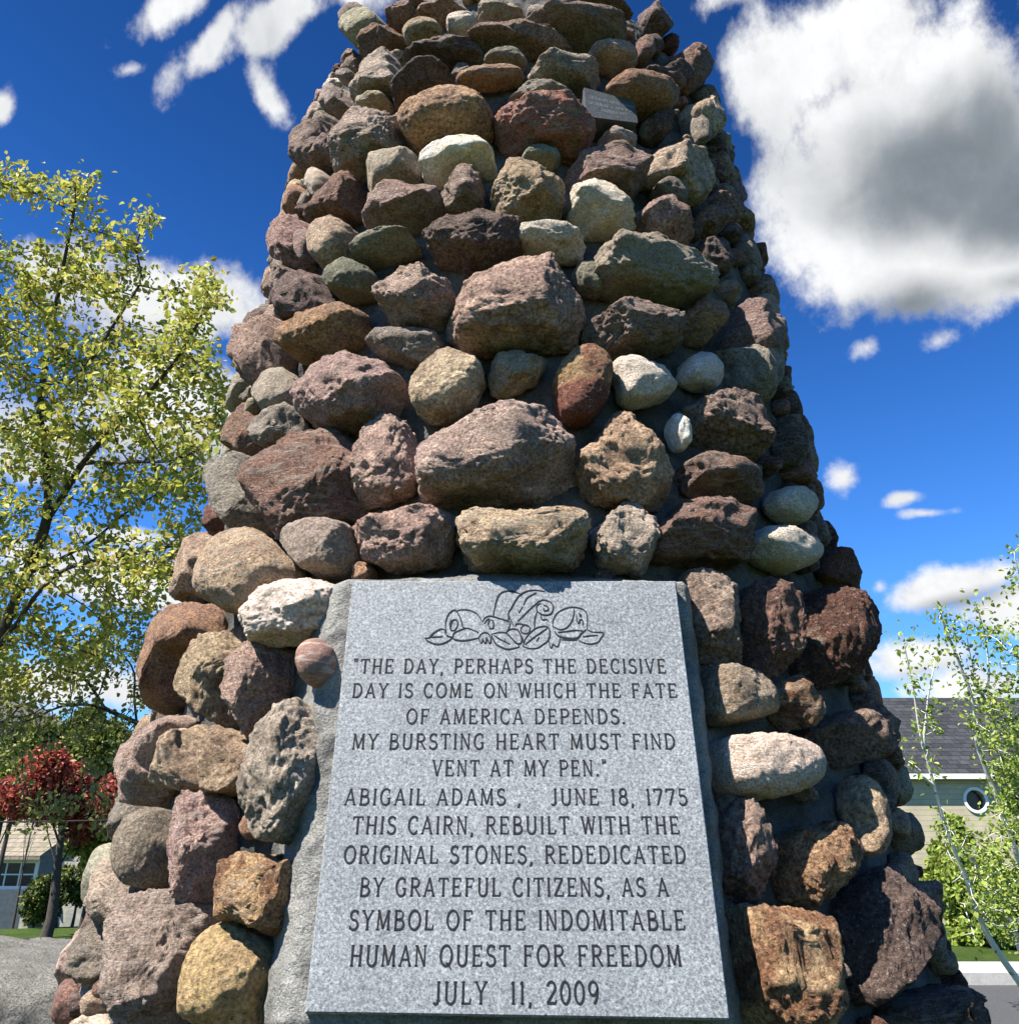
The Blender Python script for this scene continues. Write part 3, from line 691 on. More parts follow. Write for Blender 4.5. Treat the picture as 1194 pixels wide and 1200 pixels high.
for s_ in np.geomspace(.20, .035, 26):
    if s_ < .085: occ_f = occ.copy()
    for tr in range(240 if s_ > .085 else 420):
        phi = frs.uniform(-math.pi, math.pi); z = frs.uniform(.0, 4.08)
        if s_ > .13 and (z > 2.0 or phi > .3) and abs(phi) < 1.7: continue
        hu, hv = s_ * frs.uniform(.8, 1.25) * .5 * 1.15, s_ * frs.uniform(.6, .95) * .5 * 1.15
        rm = float(r_mortar(np.array(z))); rot = frs.uniform(-.35, .35)
        du = ((TT - phi + math.pi) % (2 * math.pi) - math.pi) * rm; dv = ZZ - z
        if not (abs(int((phi + math.pi) / (2 * math.pi) * GT)) >= 0): continue
        cu = math.cos(rot); su_ = math.sin(rot); uu = du * cu + dv * su_; vv = -du * su_ + dv * cu
        inside = (uu / hu) ** 2 + (vv / hv) ** 2 < 1
        nin = inside.sum()
        if nin == 0 or (occ_f & inside).sum() > .12 * nin: continue
        occ |= inside; occ_f |= inside
        poly = np.array([[math.cos(a) * hu * frs.uniform(.95, 1.2), math.sin(a) * hv * frs.uniform(.95, 1.2)] for a in np.linspace(0, 2 * math.pi, 10)[:-1]])
        poly = poly @ np.array([[cu, su_], [-su_, cu]])
        n_ = np.array([math.sin(phi), -math.cos(phi), TA]); n_ /= np.linalg.norm(n_)
        H = float(np.clip(.40 * math.sqrt(4 * hu * hv), .030, .085)) * frs.uniform(.85, 1.2)
        C = np.array([AX + rm * math.sin(phi), DY - rm * math.cos(phi), z]) + n_ * (.22 * H + .015)
        n_, eu, ev, _ = frame_at(C); style = frs.choice(['a', 'a', 'a', 'r', 's']); seed = int(frs.randint(1000, 99999))
        vis = np.dot(n_, CAM - C) > -.1
        P, Fc = stone_shape((5 if s_ > .14 else 4) if vis else (4 if s_ > .1 else 3), radial(poly, 48, 2), H, style, seed)
        W = to_world(P, C, n_, eu, ev); pj = project(W); inpic = vis and pj[:, 1].min() < 1200 and pj[:, 1].max() > 0
        ar = (np.prod(np.clip(pj.max(0), [0, 0], [1194, 1200]) - np.clip(pj.min(0), [0, 0], [1194, 1200])) * .5 if inpic else 0)
        tone = frs.choice(fill_tones)
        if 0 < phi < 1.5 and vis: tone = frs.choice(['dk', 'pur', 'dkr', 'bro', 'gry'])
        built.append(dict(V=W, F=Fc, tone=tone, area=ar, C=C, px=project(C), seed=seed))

def tone_attrs(tone, n, seed):
    a, b, g = TONES[tone]; rs = np.random.RandomState(seed); j = rs.uniform(.86, 1.16); hue = rs.uniform(-.05, .05, 3)
    a = np.clip(np.array(a) * j * (1 + hue), 0, .9); b = np.clip(np.array(b) * j * (1 + hue), 0, .9)
    return np.tile(np.append(a, g), (n, 1)), np.tile(np.append(b, rs.uniform(0, 1)), (n, 1))
STONE_LABELS = {'bal': 'smooth round pinkish brown ball-shaped cobble left of the plaque', 'wht': None}
built.sort(key=lambda d: -d['area'])
loose = []
for i_, d in enumerate(built):
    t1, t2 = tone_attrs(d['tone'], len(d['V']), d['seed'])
    if d['tone'] == 'two':                                   # ochre above, dark red below: a band in the rock itself
        z = d['V'][:, 2]; f = np.clip((np.mean(z) - z) * 30 + fbm(d['V'] * 25, 2) * 1.2 + .1, 0, 1)[:, None]
        t1[:, :3] = (t1 * (1 - f) + t2 * f)[:, :3]
    if i_ < 99 or d['tone'] == 'bal':
        o = mesh_obj('stone', d['V'], [d['F']], M_STONE, cairn, True, dict(tone=t1, tone2=t2))
        lab = {'bal': 'smooth round pinkish brown cobble', 'red': 'pinkish red stone', 'blu': 'pale bluish grey stone', 'yel': 'yellow tan stone',
               'two': 'oval stone, ochre above and dark red below', 'wht': 'chalky white stone', 'grs': 'dark green stone', 'rst': 'rusty orange stone'}.get(d['tone'])
        if lab: o['label'] = lab
    else: loose.append((d['V'], d['F'], t1, t2))
nn = 0; Vs, Fs, A1, A2 = [], [], [], []
for V, Fc, t1, t2 in loose: Vs.append(V); Fs.append(Fc + nn); A1.append(t1); A2.append(t2); nn += len(V)
o = mesh_obj('small_stone', np.concatenate(Vs), [np.concatenate(Fs)], M_STONE, cairn, True, dict(tone=np.concatenate(A1), tone2=np.concatenate(A2)))
o['kind'] = 'stuff'
print('STONES', len(built), 'small', len(loose))

# ================================================================== PLAQUE
plaque = tag(empty('granite_plaque', tuple(PO)), 'flat blue-grey granite plaque with engraved inscription and roses, set in the cairn front', 'plaque')
TH = .115
def slab(corners, th, mat, name, parent, bev=.003):
    """bevelled slab on the plaque plane, finely cut face, rough pitched edges"""
    c = np.array(corners); n = 60; ring = []
    for i in range(4):
        a, b = c[i], c[(i + 1) % 4]
        for s in np.linspace(0, 1, n)[:-1]: ring.append(a + (b - a) * s)
    ring = np.array(ring); m = len(ring); cen = ring.mean(0)
    inn = cen + (ring - cen) * (1 - bev / .4)
    rough = RNG.normal(0, .0011, m)
    L = [plaque_pts(inn, 0.0), plaque_pts(ring, -bev), plaque_pts(ring + (ring - cen) * rough[:, None] * 3, -bev - .012), plaque_pts(ring * .995, -th)]
    V = np.concatenate(L); q = []
    for k in range(3):
        for j in range(m): q.append((k * m + j, (k + 1) * m + j, (k + 1) * m + (j + 1) % m, k * m + (j + 1) % m))
    nv = len(V); V = np.concatenate([V, plaque_pts(cen[None], 0.0)])
    t = [(j, (j + 1) % m, nv) for j in range(m)]
    return mesh_obj(name, V, [np.array(q), np.array(t)], mat, parent, False)
def plaque_pts(uv, h): return PO + uv[:, :1] * PU + uv[:, 1:2] * PV + PN * h
slab(CORN, TH, M_GRANITE, 'slab', plaque)

def arc(cx, cy, rx, ry, a0, a1, n=14):
    a = np.radians(np.linspace(a0, a1, n)); return [(cx + rx * math.cos(x), cy + ry * math.sin(x)) for x in a]
T_, t_ = .112, .070         # thick and thin strokes
def G(*st, w=.62): return (w, st)
sf = lambda x, y, s=.085: (.055, [(x - s, y), (x + s, y)])      # serif tick
GL = {
 'A': G((t_, [(.07, 0), (.33, 1)]), (T_, [(.33, 1), (.60, 0)]), (t_, [(.16, .32), (.50, .32)]), sf(.07, .02), sf(.60, .02), w=.68),
 'B': G((T_, [(.12, 0), (.12, 1)]), (t_, [(.05, .98), (.30, .98)] + arc(.30, .755, .20, .225, 90, -90) + [(.12, .53)]), (T_, [(.12, .53), (.33, .53)] + arc(.33, .275, .23, .255, 90, -90) + [(.05, .02)]), w=.62),
 'C': G((T_, arc(.36, .5, .29, .49, 52, 308, 26)), (t_, [(.54, .72), (.55, .97)]), (t_, [(.54, .12), (.56, .22)]), w=.64),
 'D': G((T_, [(.12, 0), (.12, 1)]), (t_, [(.04, .98), (.28, .98)]), (T_, arc(.27, .5, .33, .48, 90, -90, 18)), (t_, [(.28, .02), (.04, .02)]), w=.68),
 'E': G((T_, [(.12, 0), (.12, 1)]), (t_, [(.04, .97), (.50, .97), (.51, .80)]), (t_, [(.12, .52), (.40, .52)]), (.05, [(.40, .43), (.40, .61)]), (t_, [(.04, .03), (.51, .03), (.54, .22)]), w=.60),
 'F': G((T_, [(.12, 0), (.12, 1)]), (t_, [(.04, .97), (.50, .97), (.51, .80)]), (t_, [(.12, .52), (.40, .52)]), (.05, [(.40, .43), (.40, .61)]), sf(.12, .02), w=.56),
 'G': G((T_, arc(.36, .5, .29, .49, 55, 318, 26)), (t_, [(.54, .74), (.55, .96)]), (T_, [(.56, .10), (.56, .42)]), sf(.53, .42, .11), w=.68),
 'H': G((T_, [(.12, 0), (.12, 1)]), (T_, [(.56, 0), (.56, 1)]), (t_, [(.12, .5), (.56, .5)]), sf(.12, .02), sf(.12, .98), sf(.56, .02), sf(.56, .98), w=.68),
 'I': G((T_, [(.12, 0), (.12, 1)]), sf(.12, .02), sf(.12, .98), w=.24),
 'J': G((T_, [(.30, 1), (.30, .18)] + arc(.17, .18, .13, .18, 0, -140, 9)), sf(.30, .98), w=.42),
 'L': G((T_, [(.12, 0), (.12, 1)]), (t_, [(.04, .03), (.47, .03), (.50, .24)]), sf(.12, .98), w=.54),
 'M': G((t_, [(.09, 0), (.12, 1)]), (T_, [(.12, 1), (.38, .06)]), (t_, [(.38, .06), (.64, 1)]), (T_, [(.64, 1), (.68, 0)]), sf(.09, .02), sf(.68, .02), sf(.10, .98, .06), sf(.66, .98, .06), w=.78),
 'N': G((t_, [(.10, 0), (.10, 1)]), (T_, [(.10, 1), (.54, 0)]), (t_, [(.54, 0), (.54, 1)]), sf(.10, .02), sf(.07, .98, .06), sf(.54, .98), w=.66),
 'O': G((T_, arc(.36, .5, .30, .49, 0, 360, 34)), w=.72),
 'P': G((T_, [(.12, 0), (.12, 1)]), (T_ * .85, [(.05, .98), (.31, .98)] + arc(.31, .72, .23, .26, 90, -90) + [(.12, .46)]), sf(.12, .02), w=.58),
 'Q': G((T_, arc(.36, .5, .30, .49, 0, 360, 34)), (t_, [(.36, .16), (.48, .10), (.64, -.14)]), w=.72),
 'R': G((T_, [(.12, 0), (.12, 1)]), (T_ * .85, [(.05, .98), (.31, .98)] + arc(.31, .74, .21, .24, 90, -90) + [(.12, .50)]), (T_, [(.30, .50), (.58, .02)]), sf(.12, .02), sf(.58, .02, .06), w=.64),
 'S': G((T_, arc(.28, .745, .20, .235, 38, 250, 16)[0:] + [(.30, .50)] + arc(.27, .255, .22, .245, 62, -142, 16)), (t_, [(.44, .80), (.45, .98)]), (t_, [(.06, .04), (.07, .22)]), w=.54),
 'T': G((T_, [(.31, 0), (.31, 1)]), (t_, [(.04, .80), (.05, .97), (.57, .97), (.58, .80)]), sf(.31, .02), w=.62),
 'U': G((T_, [(.12, 1), (.12, .30)] + arc(.34, .28, .22, .27, 180, 360, 16) + [(.56, 1)]), sf(.12, .98), sf(.56, .98), w=.68),
 'V': G((T_, [(.06, 1), (.32, 0)]), (t_, [(.32, 0), (.58, 1)]), sf(.07, .98), sf(.58, .98), w=.64),
 'W': G((T_, [(.06, 1), (.26, 0)]), (t_, [(.26, 0), (.43, .96)]), (T_, [(.43, .96), (.62, 0)]), (t_, [(.62, 0), (.80, 1)]), sf(.06, .98), sf(.80, .98), w=.86),
 'Y': G((T_, [(.06, 1), (.31, .48), (.31, 0)]), (t_, [(.31, .48), (.56, 1)]), sf(.31, .02), sf(.06, .98), sf(.56, .98), w=.62),
 'Z': G((t_, [(.07, .80), (.07, .97), (.52, .97)]), (T_, [(.52, .97), (.06, .03)]), (t_, [(.06, .03), (.54, .03), (.55, .22)]), w=.60),
 '0': G((T_, arc(.27, .5, .22, .49, 0, 360, 30)), w=.54), '1': G((T_, [(.14, 0), (.14, 1)]), (t_, [(.14, .99), (.05, .86)]), sf(.14, .02), w=.28),
 '2': G((T_, arc(.27, .72, .20, .27, 165, -20, 14) + [(.06, .04)]), (T_, [(.05, .04), (.49, .04)]), (t_, [(.48, .04), (.51, .18)]), w=.54),
 '5': G((t_, [(.46, .97), (.13, .97), (.10, .56)]), (T_, arc(.25, .30, .23, .29, 130, -145, 18)), w=.54),
 '7': G((T_ * .9, [(.05, .80), (.05, .96), (.50, .96)]), (T_, [(.50, .96), (.20, 0)]), w=.54),
 '8': G((T_, arc(.27, .76, .18, .23, 0, 360, 24)), (T_, arc(.27, .27, .22, .26, 0, 360, 24)), w=.54),
 '9': G((T_, arc(.27, .69, .21, .30, 0, 360, 26)), (T_, [(.48, .69)] + arc(.20, .60, .28, .60, 0, -75, 12)), w=.54),
 ',': G((T_ * 1.1, [(.10, .08), (.10, -.02), (.05, -.17)]), w=.22), '.': G((T_ * 1.3, [(.10, -.01), (.10, .11)]), w=.22), ' ': (.34, ()),
 '{': G((.09, [(.11, .80), (.06, .92), (.10, 1.04)]), (.09, [(.25, .80), (.20, .92), (.24, 1.04)]), w=.32),
 '}': G((.09, [(.06, 1.06), (.11, .94), (.06, .80)]), (.09, [(.20, 1.06), (.25, .94), (.20, .80)]), w=.30)}
def ribbon(mb, pts, width, place, h=.0009):
    p = np.array(pts, float)
    if len(p) < 2: return
    d = np.gradient(p, axis=0) if len(p) > 2 else np.tile(p[1] - p[0], (2, 1))
    if len(p) > 2:
        seg = np.diff(p, axis=0); seg /= np.linalg.norm(seg, axis=1)[:, None] + 1e-9
        d = np.concatenate([seg[:1], seg[:-1] + seg[1:], seg[-1:]])
    d = d / (np.linalg.norm(d, axis=1)[:, None] + 1e-9); nrm = np.stack([-d[:, 1], d[:, 0]], 1)
    wv = np.broadcast_to(width, (len(p),))[:, None] / 2
    if len(p) > 2:
        cosm = np.clip(np.abs((nrm[1:-1] * np.stack([-seg[:-1, 1], seg[:-1, 0]], 1)).sum(1)), .5, 1); wv = wv.copy(); wv[1:-1] /= cosm[:, None]
    L, Rr = p + nrm * wv, p - nrm * wv
    n = len(p); V = np.concatenate([place(L, h), place(Rr, h), place(L, -.004), place(Rr, -.004)])
    q = []
    for i in range(n - 1):
        q += [(i, i + n, i + n + 1, i + 1), (i, i + 1, i + 1 + 2 * n, i + 2 * n), (i + n + 1, i + n, i + 3 * n, i + 3 * n + 1)]
    q += [(0, 2 * n, 3 * n, n), (n - 1, 2 * n - 1, 4 * n - 1, 3 * n - 1)]
    mb.add(V, q)
LINES = [('{THE DAY, PERHAPS THE DECISIVE', 413, 781, 772.4, 789), ('DAY IS COME ON WHICH THE FATE', 412, 794, 801, 817.5), ('OF AMERICA DEPENDS.', 475.4, 733, 831, 848.3),
         ('MY BURSTING HEART MUST FIND', 412, 792, 860, 878), ('VENT AT MY PEN.}', 506, 711, 891, 909.5), ('ABIGAIL ADAMS ,   JUNE 18, 1775', 403, 806, 924.5, 943.5),
         ('THIS CAIRN, REBUILT WITH THE', 412, 797, 957, 977.5), ('ORIGINAL STONES, REDEDICATED', 402, 804.5, 991.5, 1012), ('BY GRATEFUL CITIZENS, AS A', 420.5, 784, 1029, 1050.5),
         ('SYMBOL OF THE INDOMITABLE', 408, 803.5, 1067, 1090), ('HUMAN QUEST FOR FREEDOM', 409, 799, 1108, 1132.5), ('JULY  11, 2009', 506, 702, 1150.5, 1177)]
for txt, xa, xb, yt, yb in LINES:
    a, b = on_plaque(xa, yb), on_plaque(xb, yb); top = on_plaque((xa + xb) / 2, yt); hh = top[1] - (a[1] + b[1]) / 2
    gap = .17; tot = sum(GL[c][0] + gap for c in txt) - gap
    sx = (b[0] - a[0]) / tot; mb = MB(); x = 0
    dirv = (b - a) / np.linalg.norm(b - a)
    for c in txt + ' ':
        wd, strokes = GL[c]
        if c == ' ' and mb.n: mb.build('engraved_word', M_LETTER, plaque); mb = MB()
        for (sw, pts) in strokes:
            pl = np.array(pts, float); pl[:, 0] = (pl[:, 0] + x) * sx; pl[:, 1] *= hh
            ribbon(mb, pl, sw * min(hh, sx * 1.15) * 1.02, lambda q, h, a=a, dv=dirv: plaque_pts(a + q[:, :1] * dv + q[:, 1:2] * np.array([0, 1.0]), h))
        x += wd + gap
# roses and scroll: strokes read off the stone (zoom tile at 490,680, scale 5.19)
ROSE = ['40,352 65,350 90,325 130,300 160,298', '40,352 60,372 110,390 150,385 190,365 208,350', '75,348 110,345 150,342',
 '160,298 165,325 180,340 208,345 215,325 240,310 290,292 320,298 365,318', '168,318 165,270 175,225 195,195 225,182 248,215 262,250 270,282 285,292', '195,300 192,270 200,245 212,250',
 '215,310 235,285 240,255 222,240 205,250 195,290 200,305 218,305', '228,190 260,180 310,183 350,200 372,225 392,255', '205,350 225,362 270,368 320,362 368,350',
 '392,250 405,230 430,218 460,222 510,238 552,252 555,280 535,318', '400,265 420,240 432,240 425,270 440,295', '430,295 455,290 455,250 440,240', '455,222 462,180 478,115 500,80 540,65 590,72 618,82',
 '368,345 372,370 385,382 392,360 402,380 412,378 415,350 430,380 440,378 440,345 425,325 405,318 385,325 368,345', '445,328 490,318 535,322 560,345 600,385 615,402', '445,328 455,360 475,390 500,405 540,420 580,415 615,405', '460,335 500,360 560,390', '500,365 490,350', '530,375 525,352',
 '530,320 560,298 600,300 620,330 628,365 620,385 590,380 565,350 530,320', '548,250 548,200 565,170 600,110 640,75 700,60 770,68', '548,205 560,240 580,280', '590,280 600,265 640,270 680,285', '605,250 640,215 680,175 720,140 760,115', '640,150 660,110 700,85 720,75', '610,200 635,160',
 '725,130 765,120 805,135 820,165 810,200 780,212 745,205 722,185 722,155 745,140', '760,150 785,160 790,180 765,185 762,165', '632,270 660,272 678,290 672,318 645,325 625,312 625,290 645,275', '722,190 708,240 705,300', '745,205 752,240 780,238 790,250',
 '635,400 650,360 680,320 720,290 770,280 795,295 800,330 790,365 760,390 725,412 680,415 635,402', '650,392 700,350 750,315 785,292', '690,355 680,340', '720,370 735,345',
 '790,345 800,400 810,412 820,390 835,402 850,400 860,370 862,345', '820,285 818,250 840,205 880,178 930,165 990,172 1022,200 1028,250 1025,298', '820,282 860,300 900,290 930,255 945,210 948,172', '850,318 900,312 950,305 1000,308', '828,310 850,338 900,352 965,352 990,325 1020,300',
 '960,215 965,250 975,262 985,240 1000,245 1000,275', '975,195 985,220 990,205', '868,362 920,364 965,365', '1025,298 1060,315 1125,320 1110,352 1090,378 1040,388 990,375 965,350', '1000,345 1040,338 1090,335', '600,300 630,345 640,385']
mb = MB()
for i_, ln in enumerate(ROSE):
    p = np.array([[float(c) for c in q.split(',')] for q in ln.split()]) / 5.19 + np.array([490, 680])
    # Catmull-Rom smoothing
    if len(p) > 2:
        e = np.concatenate([[2 * p[0] - p[1]], p, [2 * p[-1] - p[-2]]]); o = []
        for k in range(1, len(e) - 2):
            for s in np.linspace(0, 1, 6)[:-1]:
                a, b, c, d = e[k - 1], e[k], e[k + 1], e[k + 2]
                o.append(.5 * ((2 * b) + (c - a) * s + (2 * a - 5 * b + 4 * c - d) * s * s + (3 * b - a - 3 * c + d) * s ** 3))
        p = np.array(o + [p[-1]])
    uv = np.array([on_plaque(*q) for q in p])
    wv = np.interp(np.linspace(0, 1, len(uv)), [0, .3, .7, 1], [.0014, .0030, .0030, .0014]) * (1.15 if i_ in (0, 1, 8, 15, 34, 39) else .85)
    ribbon(mb, uv, wv, plaque_pts, .0010 + .00006 * (i_ % 7))
mb.build('rose_emblem', M_LETTER, plaque)

# ---- small inscribed granite block high on the wall
def brick():
    qp = [(684.5, 102), (743.5, 118.5), (747.5, 143.5), (687.5, 136)]
    W = np.array([surf_hit(x, y, .118) for x, y in qp]); C = W.mean(0); n, eu, ev, ph = frame_at(C)
    n = n * .95 - eu * .0; n /= np.linalg.norm(n)
    loc = np.array([[(p - C) @ eu, (p - C) @ ev] for p in W])
    Mdark = mat_granite('shaded_speckled_granite', .18)  # granite colour lowered to carry the shade of the stone above
    root = tag(empty('inscribed_block', tuple(C)), 'small speckled granite block, darkened for shade, with worn lettering, set high among the brown stones', 'inscribed block')
    f = lambda uv, h: C + uv[0] * eu + uv[1] * ev + n * h
    mb = MB(); P = [f(p, -.14) for p in loc] + [f(p, 0) for p in loc]
    mb.hexa(P); o = mb.build('block', Mdark, root)
    mk = mat_plain('worn_white_lettering', (.24, .26, .27), .8, 300, .3, .2, .001)
    a, b, c, d = loc; rs = np.random.RandomState(3); mb = MB()
    for row, (x0, x1) in ((.30, (.10, .93)), (.50, (.06, .90)), (.70, (.30, .8))):
        x = x0
        while x < x1:
            wl = rs.uniform(.03, .06)
            for (s0, s1, t0, t1) in ((0, .15, -.05, .05), (0, 1, .04, .05) if rs.rand() < .5 else (0, 1, -.05, -.04), (.8, 1, -.05, .05) if rs.rand() < .6 else (.3, .6, -.01, .01)):
                q = []
                for (ss_, tt_) in ((s0, t0), (s1, t0), (s1, t1), (s0, t1)):
                    U, T = x + wl * ss_, row + tt_; q.append((a * (1 - U) + b * U) * (1 - T) + (d * (1 - U) + c * U) * T)
                V = [f(p, .0006) for p in q]; mb.add(V, [(0, 1, 2, 3)])
            x += wl * 1.35 + (.05 if rs.rand() < .18 else 0)
    mb.build('worn_lettering', mk, root)
brick()

# ================================================================== TREES
def grow(limbs, attractors, step, infl, kill, iters, rs, root_r=None):
    """space colonisation from hand-placed limbs towards a cloud of points"""
    pos, par = [], []
    for limb in limbs:                         # limb = (list of points, parent index or None)
        pts, pi = limb
        prev = pi
        for k, p in enumerate(pts):
            if prev is not None:
                a = np.array(pos[prev]); L = np.linalg.norm(p - a); n = max(1, int(L / step))
                for s in range(1, n + 1):
                    q = a + (p - a) * s / n + rs.normal(0, step * .07, 3) * (s < n)
                    pos.append(q); par.append(prev); prev = len(pos) - 1
            else: pos.append(np.array(p, float)); par.append(-1); prev = len(pos) - 1
    A = attractors.copy()
    P = np.array(pos); par = list(par); alive = np.ones(len(A), bool)
    near_d = np.full(len(A), 1e9); near_i = np.zeros(len(A), int); start = 0
    for it in range(iters):
        newP = P[start:]
        for c0 in range(0, len(newP), 400):
            D = np.linalg.norm(A[:, None] - newP[None, c0:c0 + 400], axis=2); j = D.argmin(1); d = D[np.arange(len(A)), j]
            up = d < near_d; near_d[up] = d[up]; near_i[up] = start + c0 + j[up]
        alive &= near_d > kill
        act = alive & (near_d < infl)
        if not act.any(): break
        dirs = A[act] - P[near_i[act]]; dirs /= np.linalg.norm(dirs, axis=1)[:, None]
        idx = near_i[act]; u, inv = np.unique(idx, return_inverse=True); acc = np.zeros((len(u), 3)); np.add.at(acc, inv, dirs)
        acc += rs.normal(0, .25, acc.shape); acc /= np.linalg.norm(acc, axis=1)[:, None] + 1e-9
        start = len(P); P = np.concatenate([P, P[u] + acc * step]); par += list(u)
        if len(P) > 9000: break
    return P, np.array(par)
def tree_mesh(P, par, tip_r, expo, max_r, sides=5, stem=None, limbs=None):
    n = len(P); w = np.zeros(n); ch = [[] for _ in range(n)]
    for i in range(n):
        if par[i] >= 0: ch[par[i]].append(i)
    for i in range(n - 1, -1, -1):
        w[i] += tip_r ** expo if not ch[i] else 0
        if par[i] >= 0: w[par[i]] += w[i]
    # parents may follow children in index only for limbs, which are stored in order: fine
    r = np.minimum(w ** (1 / expo), max_r)
    for (i0, i1, ra, rb) in (stem or []): r[i0:i1] = np.maximum(r[i0:i1], np.linspace(ra, rb, i1 - i0))
    mb = MB(); seen = np.zeros(n, bool)
    roots = [i for i in range(n) if par[i] < 0]; stack = [(None, i) for i in roots]
    while stack:
        p, i = stack.pop(); chain = [] if p is None else [p]; k = i
        while True:
            chain.append(k)
            if not ch[k]: break
            c = sorted(ch[k], key=lambda q: -r[q])
            for o in c[1:]: stack.append((k, o))
            k = c[0]
        if len(chain) > 1:
            rr = r[chain].copy()
            if p is not None: rr[0] = rr[1]
            rr[-1] *= .5; pts = P[chain]
            if len(pts) > 4:
                q = pts.copy(); q[1:-1] = (pts[:-2] + 2 * pts[1:-1] + pts[2:]) / 4; pts = q
            mb.tube(pts, rr, sides if rr.max() < .03 else 9)
    return mb, r, ch
def leaves(C, nrm_bias, size, tones, rs, droop=.3):
    """C: leaf base points; each leaf a folded six-point blade"""
    n = len(C); d = rs.normal(size=(n, 3)); d[:, 2] -= droop; d /= np.linalg.norm(d, axis=1)[:, None]
    up = rs.normal(size=(n, 3)) * .75 + np.array(nrm_bias); sd = np.cross(d, up); sd /= np.linalg.norm(sd, axis=1)[:, None] + 1e-9
    nn = np.cross(sd, d); s = size * rs.uniform(.6, 1.25, n)[:, None]; fold = rs.uniform(.05, .35, n)[:, None]
    wdt = .36
    V = np.stack([C, C + s * (d * .38 + sd * wdt + nn * fold * .5), C + s * (d * .75 + sd * wdt * .7 + nn * fold * .35), C + s * d * 1.05 - nn * s * .1,
                  C + s * (d * .75 - sd * wdt * .7 + nn * fold * .35), C + s * (d * .38 - sd * wdt + nn * fold * .5)], 1).reshape(-1, 3)
    b = np.arange(n)[:, None] * 6
    q = np.concatenate([b + np.array([[0, 1, 2, 3]]), b + np.array([[0, 3, 4, 5]])])
    t = np.array(tones); k = rs.randint(0, len(t), n); col = t[k] * rs.uniform(.8, 1.25, (n, 1)); col = np.concatenate([col, np.ones((n, 1))], 1)
    return V, q, np.repeat(col, 6, 0)
def blob_points(blobs, rs):
    out = []
    for (px, py, rx, ry, dep, rd, n) in blobs:
        g = rs.normal(size=(n, 3)); g /= np.linalg.norm(g, axis=1)[:, None]; g *= rs.uniform(0, 1, (n, 1)) ** (1 / 2.4)
        for a in g: out.append(at_depth(px + a[0] * rx, py + a[1] * ry, dep + a[2] * rd))
    return np.array(out)
def make_tree(name, label, limbs, blobs, step, infl, kill, bark, leafmat, tones, lsize, per, seed, tip_r, max_r, spread, bias=(-.3, -.4, .7), droop=.3, group=None, cat='tree', expo=2.3, stem=None, kid=('trunk', 'crown'), limit=1.0):
    rs = np.random.RandomState(seed); A = blob_points(blobs, rs)
    P, par = grow(limbs, A, step, infl, kill, 70, rs)
    base = P[0]; root = tag(empty(name, tuple(base)), label, cat, group)
    mb, r, ch = tree_mesh(P, par, tip_r, expo, max_r, 5, stem, limbs)
    mb.build(kid[0], bark, root, True)
    tips = np.array([i for i in range(len(P)) if r[i] < tip_r * limit * 2.6 and par[i] >= 0])
    Ls = P[np.repeat(tips, per)] + rs.normal(0, spread, (len(tips) * per, 3))
    V, q, col = leaves(Ls, bias, lsize, tones, rs, droop)
    mesh_obj(kid[1], V, [q], leafmat, root, False, dict(tone=col))
    print(name, 'nodes', len(P), 'leaves', len(Ls)); return root
M_BARK = mat_bark('dark_bark', (.035, .030, .026), (.075, .065, .055)); M_BIRCH = mat_birch(); M_LEAF = mat_leaf('young_leaf', .38); M_RED = mat_leaf('red_leaf', .3)
D = at_depth
def gpt(px, py, dep, dz=-.05):
    p = at_depth(px, py, dep); return np.array([p[0], p[1], float(ground_z(p[0], p[1])) + dz])
YG = [(.42, .42, .075), (.33, .36, .06), (.50, .46, .10), (.24, .29, .05), (.40, .34, .08)]
# big maple at the left
d0 = 6.6
L0 = [gpt(-75, 1000, d0), D(-62, 930, d0), D(-30, 820, d0), D(2, 745, d0), D(30, 675, d0), D(58, 605, d0)]
def idx_of(limbs, step): pass
def limb_tree(specs, step):
    """specs: list of (points, index of parent spec or None, fraction along the parent)"""
    flat = []; start = []; count = 0; lens = []
    rs_pos = []
    for pts, ps, fr in specs:
        pi = None if ps is None else start[ps] + max(0, min(lens[ps] - 1, int(round(fr * (lens[ps] - 1)))))
        start.append(count); n = 0; prev = None if pi is None else rs_pos[pi]
        for p in pts:
            if prev is None: rs_pos.append(np.array(p)); n += 1
            else:
                m = max(1, int(np.linalg.norm(p - prev) / step))
                for s in range(1, m + 1): rs_pos.append(prev + (p - prev) * s / m); n += 1
            prev = rs_pos[-1]
        lens.append(n); count += n; flat.append((pts, pi))
    LENS[:] = [(s, s + l) for s, l in zip(start, lens)]
    return flat
LENS = []
